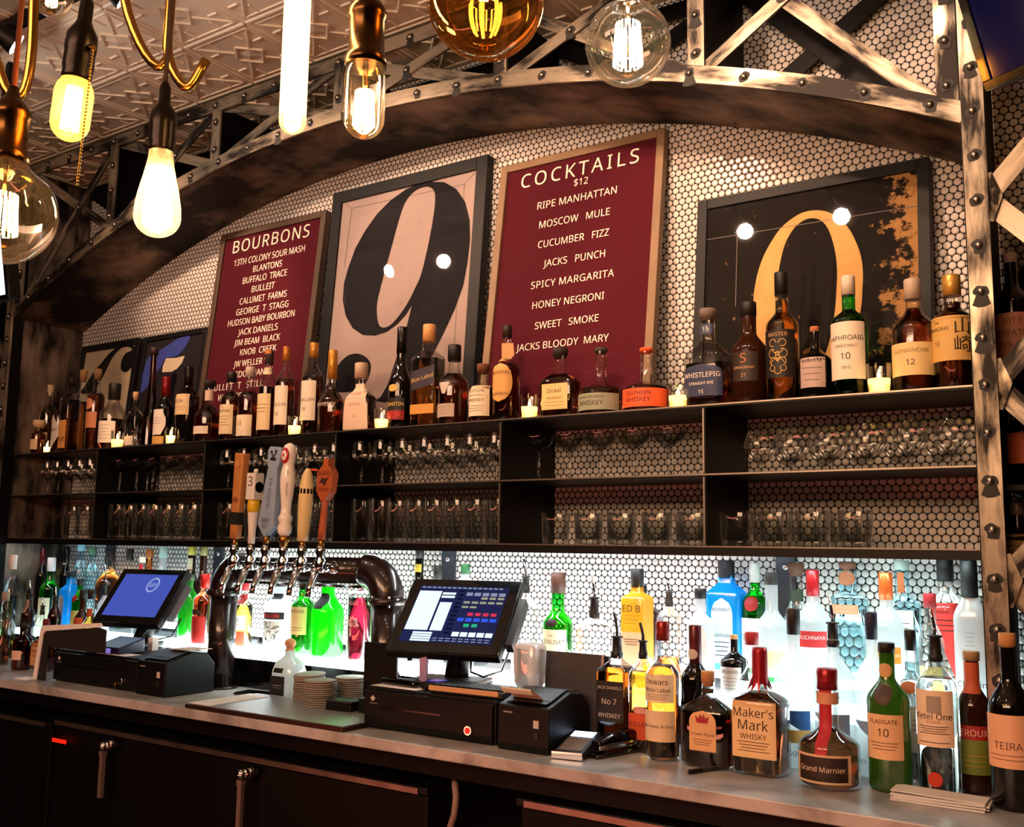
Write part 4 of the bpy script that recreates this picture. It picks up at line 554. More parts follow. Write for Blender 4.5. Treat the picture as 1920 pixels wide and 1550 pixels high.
for x in (-3.86,-3.16,-2.035,-.915):
    br=obj('wall_bracket',MB().box(x-.026,x+.026,-.014,-.003,1.10,1.408).box(x-.026,x+.026,-.26,-.014,1.399,1.408),pmat('bracket_grey','3a4046',.4,.7),sh)
    obj('screw',MB().sphere((x,-.015,1.365),.009,10,6,(1,.5,1)),'chrome',br)
# LED strips under the bottom shelf
led=[(-4.1,-3.2,(.72,.93,1.0),.30),(-3.1,-2.1,(.86,.97,1.0),.55),(-2.0,-.97,(.90,.97,1.0),1.0),(-.87,-.42,(.76,1.0,.98),1.0)]
nm=['far','second','third','near']
for (a,b,c,k),q in zip(led,nm):
    t=thing('led_strip','LED strip under the bottom shelf, %s of the four'%q if q!='third' else 'LED strip under the bottom shelf over the square yellow whiskey','light strip',((a+b)/2,-.235,1.4075))
    obj('channel',MB().box(-(b-a)/2,(b-a)/2,-.009,.009,-.005,.001),'chrome',t)
    obj('diffuser',MB().box(-(b-a)/2+.004,(b-a)/2-.004,-.007,.007,-.009,-.0051),emat('led_'+q,c,LEDS*k),t)
# lit liquor steps
STEPS=[(-4.12,-3.24,(.70,.95,1.0),.35),(-3.22,-2.12,(.88,1.0,1.0),1.0),(-2.10,-1.02,(.95,.98,1.0),1.0),(-1.0,-.40,(.80,1.0,1.0),1.0)]
lab=['lit two-tier bottle step at the far corner','lit two-tier bottle step behind the tap tower','lit two-tier bottle step behind the second monitor','lit two-tier bottle step at the near end']
for (a,b,c,k),q,l in zip(STEPS,nm,lab):
    t=thing('bottle_step',l,'display step',(a,0,.925))
    W_=b-a
    obj('body',MB().box(0,W_,-.248,-.102,0,.094).box(0,W_,-.102,-.004,0,.151),'black_gloss',t)
    e=emat('step_glow_'+q,c,STEPG*k)
    obj('lit_top',MB().box(0,W_,-.252,-.102,.0945,.1195),e,t,label='glowing white acrylic lower tread')
    obj('lit_top',MB().box(0,W_,-.104,-.004,.1515,.1645),e,t,label='glowing white acrylic upper tread')
# ------------------------------------------------------------------ counter and coolers
def marble():
    m,nd,lk_=new_mat('marble'); out=N(nd,'ShaderNodeOutputMaterial'); p=N(nd,'ShaderNodeBsdfPrincipled'); lk_.new(p.outputs[0],out.inputs[0])
    tc=N(nd,'ShaderNodeTexCoord'); a=N(nd,'ShaderNodeTexNoise'); a.inputs['Scale'].default_value=5; a.inputs['Detail'].default_value=8; a.inputs['Distortion'].default_value=1.4; lk_.new(tc.outputs['Object'],a.inputs[0])
    r=N(nd,'ShaderNodeValToRGB'); r.color_ramp.elements[0].position=.32; r.color_ramp.elements[1].position=.6; r.color_ramp.elements[0].color=(.20,.19,.185,1); r.color_ramp.elements[1].color=(.44,.42,.41,1)
    lk_.new(a.outputs[0],r.inputs[0]); lk_.new(r.outputs[0],p.inputs['Base Color']); p.inputs['Roughness'].default_value=.32; MATS['marble']=m
marble()
tag(obj('marble_counter',MB().box(-6.2,1.1,-.655,-.001,.897,.925),'marble',bevel=.003),'long grey marble back counter with a pale front edge','counter')
tag(obj('counter_apron',MB().box(-6.2,1.1,-.60,-.02,.845,.8965),'black_steel'),'dark apron running under the marble counter','apron')
def cooler(x0,x1,zt,lab,latches):
    t=thing('bottle_cooler',lab,'cooler',(x0,-.60,0)); W_=x1-x0
    obj('cabinet',MB().box(0,W_,0,.56,.03,zt-.02),'black_steel',t,bevel=.006)
    obj('lid',MB().box(-.006,W_+.006,-.012,.56,zt-.019,zt),'black_plastic',t,bevel=.004)
    obj('lid_trim',MB().box(.02,W_-.02,-.0165,-.0125,zt-.017,zt-.003),'worn_steel' if 0 else pmat('worn_trim','8c8078',.32,.9,noise=.6,nscale=14),t)
    for lx in latches:
        h=obj('latch',MB().cyl((lx,-.013,zt-.04),(lx,-.045,zt-.04),.014,16).sphere((lx-.02,-.045,zt-.045),.016,12,8),'chrome',t)
        obj('latch_lever',MB().box(lx-.030,lx-.014,-.05,-.038,zt-.20,zt-.06).box(lx-.032,lx-.012,-.052,-.036,zt-.075,zt-.06),pmat('brushed_latch','8a7a72',.42,.6),h)
    return t
c1=cooler(-3.23,-1.624,.815,'long black bottle cooler with two chrome latches under the counter',[.36,1.0])
obj('badge',MB().box(.012,.09,-.0155,-.0135,.742,.754),pmat('red_badge','c01818',.3,emit='ff2010',es=1.2),c1)
cooler(-1.35,.4,.832,'black bottle cooler below the near end of the counter',[.9])
cooler(-5.2,-3.25,.80,'black bottle cooler below the far end of the counter',[1.0])
hs=MB().tube([(-1.585,-.54,.835),(-1.56,-.575,.825),(-1.548,-.585,.80),(-1.552,-.585,.76),(-1.57,-.58,.72),(-1.58,-.57,.6),(-1.575,-.52,.3),(-1.56,-.45,.01)],.0085,10)
tag(obj('drain_hose',hs,pmat('hose_grey','8a7468',.5)),'grey drain hose looping down between the coolers','hose')
# ------------------------------------------------------------------ framed boards leaning on the top shelf
def board(name,lab,cat,x0,x1,zt,yt,yb,fr_w,fr_m,panel_m,zb=1.768,depth=.028):
    k=(2.6254+yt)/2.6054;x0*=k;x1*=k;zt=1.405+(zt-1.405)*k
    dn=Vector((0,yb-yt,zb-zt));L=dn.length; tilt=math.atan2(-(yb-yt),zt-zb)   # lean back
    t=thing(name,lab,cat,(x0,yt,zt),(-tilt,0,0)); W_=x1-x0
    F=lambda a,b:(a,0,-b)
    m=MB()
    m.box(0,fr_w,0,depth,-L,0).box(W_-fr_w,W_,0,depth,-L,0).box(fr_w,W_-fr_w,0,depth,-fr_w,0).box(fr_w,W_-fr_w,0,depth,-L,-L+fr_w)
    obj('frame',m,fr_m,t,bevel=.002)
    p=obj('panel',MB().box(fr_w-.002,W_-fr_w+.002,.008,depth-.002,-L+fr_w-.002,-fr_w+.002),panel_m,t)
    return t,p,L,W_
def felt(n,c):
    m,nd,lk_=new_mat(n); out=N(nd,'ShaderNodeOutputMaterial'); p=N(nd,'ShaderNodeBsdfPrincipled'); lk_.new(p.outputs[0],out.inputs[0]); p.inputs['Base Color'].default_value=(*lin(c),1); p.inputs['Roughness'].default_value=.85; p.inputs['Specular IOR Level'].default_value=.2
    tc=N(nd,'ShaderNodeTexCoord'); wv=N(nd,'ShaderNodeTexWave',bands_direction='Z'); wv.inputs['Scale'].default_value=48; lk_.new(tc.outputs['Object'],wv.inputs[0])
    mx=N(nd,'ShaderNodeMix',data_type='RGBA'); b=lin(c); mx.inputs[6].default_value=(b[0]*.62,b[1]*.55,b[2]*.6,1); mx.inputs[7].default_value=(*b,1); lk_.new(wv.outputs[1],mx.inputs[0]); lk_.new(mx.outputs[2],p.inputs['Base Color'])
    bp=N(nd,'ShaderNodeBump'); bp.inputs['Strength'].default_value=.5; bp.inputs['Distance'].default_value=.002; lk_.new(wv.outputs[1],bp.inputs['Height']); lk_.new(bp.outputs[0],p.inputs['Normal']); MATS[n]=m
felt('maroon_felt','541020')
def letters(par,rows):
    for s,a,b,t,h in rows:
        w1=text(s,0,.03,1.0)[2];w2=text(s,0,.03,1.2)[2]; spc=min(1.9,max(1.0,1+.2*((b-a)/h-w1)/max(1e-6,w2-w1))); spc=round(spc,3)
        v,f,wd=text(s,0,.03,spc)
        k=(b-a)/wd; cx=(a+b)/2
        V=[(cx+q[0]*k,-.0005-(q[2]+.045)*h*.6+.0075,-t+q[1]*h) for q in v]
        nw=len(s.split()); iv=sorted((min(V[i][0] for i in p),max(V[i][0] for i in p),n) for n,p in enumerate(f))
        gaps=[];hi=iv[0][1]
        for a0,a1,_ in iv[1:]:
            if a0>hi: gaps.append((a0-hi,(a0+hi)/2))
            hi=max(hi,a1)
        cuts=sorted(g[1] for g in sorted(gaps,reverse=True)[:nw-1])
        for c0,c1 in zip([-9]+cuts,cuts+[9]):
            F_=[p for p in f if c0<V[p[0]][0]<=c1]; used=sorted({i for p in F_ for i in p}); mp_={i:j for j,i in enumerate(used)}
            obj('lettering',MB().add([V[i] for i in used],[tuple(mp_[i] for i in p) for p in F_]),'letter_cream',par)
t,p,_,_=board('letter_board','wide red letter board in an oak frame headed COCKTAILS','letter board',-1.843,-1.25,2.648,-.031,-.146,.026,'oak','maroon_felt'); letters(p,COCK)
t,p,_,_=board('letter_board','narrower red letter board in a dark oak frame headed BOURBONS','letter board',-3.234,-2.642,2.648,-.031,-.122,.026,'oak_dark','maroon_felt'); letters(p,BOUR)
def print_mat(n,base,spots,lo,hi,sc=7.0,edge=None):
    m,nd,lk_=new_mat(n); out=N(nd,'ShaderNodeOutputMaterial'); p=N(nd,'ShaderNodeBsdfPrincipled'); lk_.new(p.outputs[0],out.inputs[0]); p.inputs['Roughness'].default_value=.75; p.inputs['Specular IOR Level'].default_value=.12
    tc=N(nd,'ShaderNodeTexCoord'); a=N(nd,'ShaderNodeTexNoise'); a.inputs['Scale'].default_value=sc; a.inputs['Detail'].default_value=9; a.inputs['Roughness'].default_value=.7; lk_.new(tc.outputs['Object'],a.inputs[0])
    src=a.outputs[0]
    if edge:
        sp=N(nd,'ShaderNodeSeparateXYZ'); lk_.new(tc.outputs['Object'],sp.inputs[0])
        e=N(nd,'ShaderNodeMapRange'); lk_.new(sp.outputs['X'],e.inputs[0]); e.inputs[1].default_value=edge[0]; e.inputs[2].default_value=edge[1]; e.inputs[3].default_value=0; e.inputs[4].default_value=.26
        ad=N(nd,'ShaderNodeMath',operation='ADD'); lk_.new(src,ad.inputs[0]); lk_.new(e.outputs[0],ad.inputs[1]); src=ad.outputs[0]
    r=N(nd,'ShaderNodeValToRGB'); r.color_ramp.elements[0].position=lo; r.color_ramp.elements[1].position=hi; r.color_ramp.elements[0].color=(*lin(base),1); r.color_ramp.elements[1].color=(*lin(spots),1)
    lk_.new(src,r.inputs[0]); lk_.new(r.outputs[0],p.inputs['Base Color']); MATS[n]=m
print_mat('print_white','b09f9a','85787a',.58,.80,4); print_mat('print_ink','1d1d22','2c2c32',.5,.9); print_mat('print_black','14110e','a9804f',.64,.70,20,(.44,.62)); print_mat('print_gold','d8ad6c','c39a5e',.4,.7,12)
print_mat('print_cream','dfcfb2','c9b898',.5,.9); print_mat('print_dark','26242a','33313a',.5,.9); print_mat('print_blue','4252a8','3a4890',.4,.8)
def smooth_poly(P,closed=True,n=4):
    out=[];m=len(P)
    for i in range(m if closed else m-1):
        p0,p1,p2,p3=[P[(i+k)%m] if closed else P[min(max(i+k,0),m-1)] for k in (-1,0,1,2)]
        for j in range(n):
            t=j/n
            out.append(tuple(.5*((2*p1[c])+(-p0[c]+p2[c])*t+(2*p0[c]-5*p1[c]+4*p2[c]-p3[c])*t*t+(-p0[c]+3*p1[c]-3*p2[c]+p3[c])*t**3) for c in (0,1)))
    if not closed: out.append(tuple(P[-1]))
    return out
def shape(par,P,m,y=.0070,holes=()):
    """flat inked shape lying on the print"""
    cu=bpy.data.curves.new('ink','CURVE'); cu.dimensions='2D'; cu.fill_mode='BOTH'
    for Q in (P,*holes):
        sp=cu.splines.new('POLY'); sp.points.add(len(Q)-1)
        for i,(a,b) in enumerate(Q): sp.points[i].co=(a,-b,0,1)
        sp.use_cyclic_u=True
    o=bpy.data.objects.new('t',cu); COL.objects.link(o); dg=bpy.context.evaluated_depsgraph_get(); me=bpy.data.meshes.new_from_object(o.evaluated_get(dg))
    mb=MB().add([(q.co[0],y,q.co[1]) for q in me.vertices],[tuple(pp.vertices) for pp in me.polygons])
    bpy.data.objects.remove(o); bpy.data.curves.remove(cu); bpy.data.meshes.remove(me)
    return obj('ink_shape',mb,m,par)
def glaze(t,W_,L,fw): obj('glazing',MB().add([(fw,.004,-fw),(W_-fw,.004,-fw),(W_-fw,.004,-L+fw),(fw,.004,-L+fw)],[(0,3,2,1)]),'print_glazing',t)
t,p,L,W_=board('framed_print','large framed print of a black number nine on white','framed print',-2.609,-1.898,2.705,-.036,-.106,.046,'frame_grey','print_white',depth=.034)
inner=smooth_poly(NINE[1])
shape(p,NINE[0][:12]+NINE[0][12:],'print_ink',holes=(inner,)); shape(p,smooth_poly(NINE[2]),'print_ink',.0068); glaze(t,W_,L,.046)
ln=MB()
for a,b in (((.055,.045),(.095,.075)),((.095,.075),(.61,.085)),((.61,.085),(.655,.05)),((.61,.085),(.615,.75)),((.095,.075),(.085,.3))): ln.beam((a[0],.0072,-a[1]),(b[0],.0072,-b[1]),.0022,.0002)
obj('plate_line',ln,pmat('line_grey','7a7270',.7),p)
t,p,L,W_=board('framed_print','framed black print of a tall golden numeral zero','framed print',-1.149,-.518,2.40,-.036,-.099,.030,'frame_grey','print_black',depth=.034)
cx=.316;top=[(.3371,.0883),(.3703,.0992),(.3993,.1222),(.4244,.1538),(.442,.1912),(.4559,.2352),(.461,.281),(.4598,.3255),(.4555,.3803)]
tl=[(.3035,.0887),(.2734,.101),(.2432,.1235),(.2205,.1535),(.1979,.1937),(.1831,.2352),(.1752,.2737),(.171,.3166)]
out0=top+[(.436,.45),(.405,.515),(.36,.555),(.316,.565),(.27,.555),(.225,.515),(.193,.45),(.176,.385)]+list(reversed(tl))
inn=[(.3298,.1094),(.3521,.1194),(.3705,.1442),(.3833,.1812),(.3916,.221),(.396,.2712),(.3943,.3163),(.3909,.3721),(.380,.44),(.362,.5),(.335,.535),(.312,.543),(.288,.53),(.262,.48),(.246,.41),(.239,.33),(.2393,.2555),(.2445,.217),(.2535,.179),(.2664,.1495),(.2851,.125),(.3075,.1112)]
shape(p,smooth_poly(out0),'print_gold',holes=(smooth_poly(inn),)); glaze(t,W_,L,.030)
ln=MB()
for a,b in (((.03,.12),(.60,.125)),((.12,.125),(.12,.33))): ln.beam((a[0],.0066,-a[1]),(b[0],.0066,-b[1]),.0018,.0002)
obj('plate_line',ln,'line_grey',p)
t,p,L,W_=board('framed_print','small framed print of a black numeral seven in the far corner','framed print',-4.157,-3.734,2.277,-.045,-.09,.028,'frame_black','print_cream',depth=.034)
shape(p,smooth_poly(SEVEN),'print_ink'); glaze(t,W_,L,.028)
t,p,L,W_=board('framed_print','small framed print of a blue and cream number on black','framed print',-3.708,-3.29,2.274,-.045,-.09,.022,'frame_black','print_dark',depth=.034)
shape(p,smooth_poly(BLUEP[0]),'print_blue'); shape(p,BLUEP[1],'print_cream',.0066); shape(p,BLUEP[2],'print_cream',.0068)
shape(p,smooth_poly([(.10,.40),(.16,.36),(.24,.37),(.30,.41),(.32,.46),(.28,.43),(.2,.40),(.14,.41)]),'print_cream',.0067); glaze(t,W_,L,.022)
# ------------------------------------------------------------------ bottles
CSU={}
def cs_tab(n,asp):
    k=(n,asp)
    if k not in CSU:
        P=[csec(-PI/2+2*PI*i/180,n,asp) for i in range(181)];S=[0]
        for a,b in zip(P,P[1:]): S.append(S[-1]+math.dist(a,b))
        CSU[k]=(P,S)
    return CSU[k]
def cs_at(n,asp,s):
    P,S=cs_tab(n,asp);T=S[-1];s=s%T
    lo,hi=0,180
    while hi-lo>1:
        m=(lo+hi)//2
        if S[m]<=s: lo=m
        else: hi=m
    t=(s-S[lo])/(S[hi]-S[lo]+1e-12);a,b=P[lo],P[hi]
    return a[0]+(b[0]-a[0])*t,a[1]+(b[1]-a[1])*t
def bottle_profile(W_,H,st,top):
    bh,shh,nr,n,asp=st;r=W_/2
    P=[(.72*r,0),(.93*r,.002),(r,.008),(r,bh*H)]
    for i in range(1,9):
        u=i/8; P.append((nr*r+(r-nr*r)*(math.cos(PI*u)*.5+.5)**(1.25 if shh>.2 else .8),(bh+shh*u)*H))
    if top>(bh+shh)*H+.002: P.append((nr*r,top))
    return P
def rad_at(P,z):
    for (r0,z0),(r1,z1) in zip(P,P[1:]):
        if z0<=z<=z1 and z1>z0: return r0+(r1-r0)*(z-z0)/(z1-z0)
    return P[-1][0]
GL={'clear':('clear_glass',1),'green':('green_glass',1),'blue':('cyan_glass',0),'honey':('honey_glass',0),'paleblue':('pale_blue_glass',1),'brown':('brown_bottle_glass',0),'red':('red_glass',1),'black':('black_bottle_glass',0),
    'frost':('frost_glass',0),'frost2':('frost_cold',0),'neon':('neon_green',0),'neon2':('deep_green',0),'portgreen':('port_green_glass',0)}
def bottle(name,lab,x,y,zb,H,W_,st,gl,lq,cap,labs,grp,cat='bottle'):
    t=thing(name,lab,cat,(x,y,zb+.0005),(0,0,random.uniform(-.05,.05)),grp)
    bh,shh,nr,n,asp=st;kind,cc,cs,rc=cap;r=W_/2
    ntop=cs*H+(.006 if kind!='foil' else (1-cs)*H*.85)
    P=bottle_profile(W_,H,st,max(ntop,(bh+shh)*H+.003))
    seg=40 if n>2 else 32
    gm,see=GL[gl]
    obj('glass_body',MB().lathe(P,seg,n,asp,caps=(True,False)),gm,t)
    if lq and see:
        k,fl=lq;zt=fl*H
        Q=[(max(.002,a*.93-.0004),max(.006,b)) for a,b in P if b<zt]+[(max(.002,rad_at(P,zt)*.93-.0004),zt)]
        Q=[Q[0]]+[q for q in Q[1:]]
        obj('liquid',MB().lathe(Q,seg,n,asp),'liquid_'+k,t)
    R0=rc*r; zc=cs*H
    nrm=nr*r
    if kind=='screw':
        R_=max(R0,nrm*1.05); obj('cap',MB().lathe([(R_,zc),(R_,H-.003),(R_*.92,H-.0005)],24),paint(cc),t)
    elif kind=='foil':
        z0=min(zc,H*.98); obj('capsule',MB().lathe([(max(R0,nrm*1.06)*1.02,z0),(max(R0,nrm*1.06),z0+(H-z0)*.55),(max(R0,nrm*1.05)*1.0,H-.003),(R0*.9,H)],24),foil(cc),t)
    elif kind=='cork':
        R_=max(R0,nrm*1.04); g=zc+(H-zc)*.25
        obj('cork',MB().lathe([(R_*.8,zc),(R_*.8,g),(R_*1.02,g+.001),(R_*1.02,H-.002),(R_*.95,H)],24),pmat('cork_'+cc,cc,.75,noise=.2,nscale=90),t)
    elif kind=='wax':
        m=MB();S_=28;R_=max(R0,nrm*1.1);lo=[zc-H*random.choice((.0,.02,.05,.1,.03)) for _ in range(S_)]
        vs=[];
        for j,(rr,zz) in enumerate(((1.04,None),(1.0,zc+.006),(.98,H-.01),(.9,H-.001))):
            for i in range(S_):
                a=2*PI*i/S_; z=lo[i] if zz is None else zz; q=max(R_*rr,rad_at(P,z)+.0012) if zz is None else R_*rr
                vs.append((q*math.cos(a),q*math.sin(a),z))
        fs=[(j*S_+i,j*S_+(i+1)%S_,(j+1)*S_+(i+1)%S_,(j+1)*S_+i) for j in range(3) for i in range(S_)]+[tuple(3*S_+i for i in range(S_))]
        obj('wax_seal',m.add(vs,fs,True),foil(cc),t)
    elif kind=='spout':
        g=zc+(H-zc)*.42;R_=max(R0,nrm*1.05)
        sp=obj('pour_spout',MB().lathe([(R_,zc-.012),(R_*1.02,zc),(R_*.86,zc+.003),(R_*.8,g-.004),(R_*1.08,g-.003),(R_*1.08,g),(.004,g+.002)],20),paint(cc),t)
        obj('spout_tube',MB().tube([(0,0,g),(0,0,g+(H-g)*.3),(-.003,0,g+(H-g)*.6),(-.008,0,H)],.0036,8),'chrome' if cc!='15120f' else paint(cc),sp)
    for li_,lb in enumerate(labs):
        z0,z1,wf,col,shp,txs=lb[:6]; off=lb[6] if len(lb)>6 else 0.0
        over = (z0+z1)/2>cs-.02 and kind in('foil','screw','cork')
        def R_at(z):
            q=rad_at(P,min(z,P[-1][1]))
            if over: q=max(q,R0*(1.04 if kind=='foil' else 1.0))
            return q
        half=wf*r*(1.0 if n>2 else 1.08); Z0,Z1=z0*H,z1*H
        def surf(s,v,e):
            z=Z0+(Z1-Z0)*v
            if shp=='s': z+=(s/ max(half,1e-6))*.045*H*.6
            rr=R_at(z)
            c=cs_at(n,asp,(s+off*r)/max(rr,1e-4))
            k=(rr+e)/max(rr,1e-5)
            return (c[0]*rr*k,c[1]*rr*k,z)
        wfn={'t':lambda v:1-.42*v*v,'h':lambda v:min(1,.62+1.0*min(v,1-v)),'d':lambda v:1-abs(2*v-1),'o':lambda v:math.sqrt(max(0,1-(2*v-1)**2)),'a':lambda v:1 if v<.72 else math.sqrt(max(0,1-((v-.72)/.28)**2)),'v':lambda v:.25+.75*v}.get(shp,lambda v:1.0)
        L_=None
        if col:
            nv=14 if shp in 'toadhv' else 6
            if shp=='w': fn=lambda u,v:surf((2*u-1)*half if 0 else half*(2*(1-(1-u)*(.25+.75*v))-1),v,.0009+.0005*li_)
            else: fn=lambda u,v:surf((2*u-1)*half*wfn(v),v,.0009+.0005*li_)
            L_=obj('label',MB().grid(fn,14,nv),paint(col),t)
        for tx in txs:
            s_,vc,hh,tcx=tx[:4]; dx=tx[4]*half if len(tx)>4 else 0
            if s_[0]=='=':
                n_=int(s_[1:]); m=MB()
                for q in range(n_):
                    vv=vc+hh*(.5-q/max(1,n_-1)) if n_>1 else vc
                    ww=half*.72*(1-.25*((q*7)%3)/2)*wfn(min(max(vc,.1),.9)); e_=.0014+.0005*li_; dv=min(.006,hh/n_*.2)
                    m.add([surf(ww*(2*i/8-1),vv+sg*dv,e_) for sg in(-1,1) for i in range(9)],[(i,i+1,i+10,i+9) for i in range(8)])
                obj('fine_print',m,paint(tcx),L_ or t); continue
            v,f,wd=text(s_,.012); h=hh*(Z1-Z0)*.86; k=min(h,(1.78*half if not dx else .9*half)/wd*wfn(min(max(vc,.05),.95)))
            vs=[surf(dx+q[0]*k,vc+(q[1]-.5)*k/(Z1-Z0),.0014+.0005*li_) for q in v]
            obj('lettering',MB().add(vs,f),paint(tcx),L_ or t)
    return t
for b in BOT:
    lq=b[8]
    o=bottle(*b)
    if 'brushed black' in b[1]:
        lbl=[c for c in o.children if c.name.startswith('label')][0]
        r=b[6]/2;H=b[5]
        v,f,wd=text('\u5c71\n\u5d0e'); k=.023
        def mp(q):
            s=.026+q[0]*k;a=s/r; rr=r+.0016
            return (rr*math.sin(a),-rr*math.cos(a),.47*H+q[1]*k)
        obj('lettering',MB().add([mp(q) for q in v],f),paint('1a1410'),lbl)
    if 'red crown' in b[1]:
        r=b[6]/2*.55+.0032;H=b[5]; cz=.505*H
        obj('crown_mark',MB().prism([(-.012,-.006),(.012,-.006),(.016,.009),(.008,.002),(.004,.013),(0,.004),(-.004,.013),(-.008,.002),(-.016,.009)],lambda a,c,d:(a,-r-d,cz+c),.0004),paint('a01c30'),[c for c in o.children if c.name.startswith('label')][0])
    if 'scrollwork' in b[1]:
        m=MB();r=b[6]/2+.0016;H=b[5]
        def ring(s0,z0,R0,a0,a1,wd=.0009,n=22):
            for i in range(n):
                P_=[]
                for a,q in ((a0+(a1-a0)*i/n,-wd),(a0+(a1-a0)*(i+1)/n,-wd),(a0+(a1-a0)*(i+1)/n,wd),(a0+(a1-a0)*i/n,wd)):
                    s=(s0+(R0+q)*math.cos(a))/r; P_.append((r*math.sin(s),-r*math.cos(s),z0*H+(R0+q)*math.sin(a)))
                m.add(P_,[(0,1,2,3)])
        for s0,z0,R0,a0,a1 in ((-.012,.44,.009,0,5),(.012,.44,.009,-2,3.2),(0,.41,.016,3.4,6),(-.013,.36,.011,1,6),(.013,.36,.011,-3,2),(0,.36,.005,0,6.28),(-.010,.30,.010,0,4.6),(.011,.30,.010,-1.4,3.3),(0,.27,.018,.3,2.8),(-.014,.25,.007,2,7),(.014,.25,.007,-4,1),(0,.315,.004,0,6.28),(0,.235,.009,3.3,6.1)): ring(s0,z0,R0,a0,a1)
        obj('gold_scrollwork',m,paint('c9a058'),[c for c in o.children if c.name.startswith('label')][0])
    if 'white tree' in b[1]:
        m=MB();r=b[6]/2+.0014;H=b[5]; rd=random.Random(3)
        W3=lambda s,z:(r*math.sin(s/r),-r*math.cos(s/r),z)
        m.add([W3(-.004,.30*H),W3(.004,.30*H),W3(.0015,.42*H),W3(-.0015,.42*H)],[(0,1,2,3)])
        for k in range(9):
            a=.25+2.65*k/8; L2=.022+.006*rd.random(); c=(L2*math.cos(a)*.9,.42*H+L2*math.sin(a))
            m.add([W3(-.001,.41*H),W3(.001,.41*H),W3(c[0]+.0006,c[1]),W3(c[0]-.0006,c[1])],[(0,1,2,3)])
            for j in range(5):
                x_,z_=c[0]+rd.uniform(-.007,.007),c[1]+rd.uniform(-.006,.006); e=.0022
                m.add([W3(x_-e,z_),W3(x_,z_-e),W3(x_+e,z_),W3(x_,z_+e)],[(0,1,2,3)])
        obj('tree_drawing',m,paint('f0dede'),o)
    if 'engraved drawing' in b[1]:
        m=MB();r=b[6]/2+.0022;H=b[5]; rd=random.Random(8)
        for k in range(46):
            s=rd.uniform(-.04,.04);z=rd.uniform(.13,.41)*H;a=rd.uniform(0,3.1);L2=rd.uniform(.004,.012);dx,dz=L2*math.cos(a),L2*math.sin(a)
            W3=lambda s,z:(r*math.sin(s/r),-r*math.cos(s/r),z)
            m.add([W3(s-dx,z-dz),W3(s-dz*.2,z+dx*.2),W3(s+dx,z+dz),W3(s+dz*.2,z-dx*.2)],[(0,3,2,1)])
        obj('engraving',m,paint('3a3f3a'),[c for c in o.children if c.name.startswith('label')][0])
    if 'paper tag' in b[1]:
        obj('paper_tag',MB().prism([(-.022,0),(.02,-.004),(.024,-.04),(.012,-.052),(-.02,-.045)],lambda a,c,d:(.022+a,-.034-d+abs(a)*.3,.235+c),.001),paint('b98f5c'),o)
    if 'orchard' in b[1] or 'red ribbon liqueur' in b[1] or 'navy cap' in b[1]:
        m=MB();r=b[6]/2
        for k in range(5):
            s=-.03+.012*k;z=.40*b[5]+.012*math.sin(k*2.1)
            for sg in(-1,1):
                a=s/r;a2=(s+sg*.008)/r; rr=r+.0014
                m.add([(rr*math.sin(a),-rr*math.cos(a),z),(rr*math.sin(a2),-rr*math.cos(a2),z+.006),(rr*math.sin((a+a2)/2),-rr*math.cos((a+a2)/2),z+.0012)],[(0,1,2)])
        obj('bird_print',m,paint('4a5568'),o)
# ------------------------------------------------------------------ votive candles
flame=emat('flame','ffcf7a',30.0)
for x,y,h,w_,l in CAND:
    if w_<.03: w_=.03
    t=thing('votive_candle',l,'candle',(x,y,1.7675),group='candles on the top shelf'); r=w_/2;h=max(.052,min(h,.07))
    obj('glass_cup',MB().lathe([(r*.85,0),(r*.9,.003),(r,h)],24,caps=(True,False)).lathe([(r*.92,h),(r*.82,.005)],24,caps=(False,False)),'clear_glass',t)
    obj('wax',MB().lathe([(r*.8,.005),(r*.88,h*.5),(r*.5,h*.465)],24),'wax_white',t)
    obj('wick',MB().cyl((0,0,h*.46),(0,0,h*.56),.0012,6),'black_cloth',t)
    obj('flame',MB().lathe([(.0008,h*.52),(.0034,h*.57),(.0038,h*.62),(.0026,h*.71),(.0006,h*.84)],12),flame,t)
    d=bpy.data.lights.new('candle_glow','POINT'); d.energy=.26; d.color=(1,.52,.18); d.shadow_soft_size=.003
    o=bpy.data.objects.new('candle_glow',d); COL.objects.link(o); o.parent=t; o.location=(0,0,h*.43)
# ------------------------------------------------------------------ glassware on the shelves
def G_coupe(): return MB().lathe([(.030,0),(.030,.0015),(.006,.005),(.0035,.02),(.0035,.078),(.008,.086),(.030,.098),(.043,.114),(.046,.128)],28,caps=(True,False))
def G_wine(): return MB().lathe([(.030,0),(.030,.0015),(.006,.005),(.0035,.02),(.0035,.058),(.014,.066),(.031,.085),(.034,.105),(.029,.142)],28,caps=(True,False))
def G_snifter(): return MB().lathe([(.027,0),(.027,.0015),(.006,.005),(.0045,.022),(.018,.030),(.036,.050),(.040,.068),(.035,.09),(.028,.108)],28,caps=(True,False))
def G_rocks(): return MB().lathe([(.033,0),(.036,.003),(.037,.012),(.041,.085)],28,caps=(True,False)).lathe([(.0395,.085),(.035,.014),(.002,.012)],28,caps=(False,False))
def G_high(): return MB().lathe([(.028,0),(.030,.003),(.031,.012),(.034,.135)],28,caps=(True,False)).lathe([(.0325,.135),(.0288,.014),(.002,.012)],28,caps=(False,False))
GK={'coupe':('coupe_glass',mesh('coupe_glass',G_coupe())),'wine':('wine_glass',mesh('wine_glass',G_wine())),'snifter':('snifter_glass',mesh('snifter_glass',G_snifter())),'rocks':('rocks_glass',mesh('rocks_glass',G_rocks())),'high':('highball_glass',mesh('highball_glass',G_high()))}
for k in GK.values(): k[1].materials.append(MATS['bar_glass'])
BX=[-4.17,-3.575,-2.93,-2.289,-1.644,-1.024,-.40]
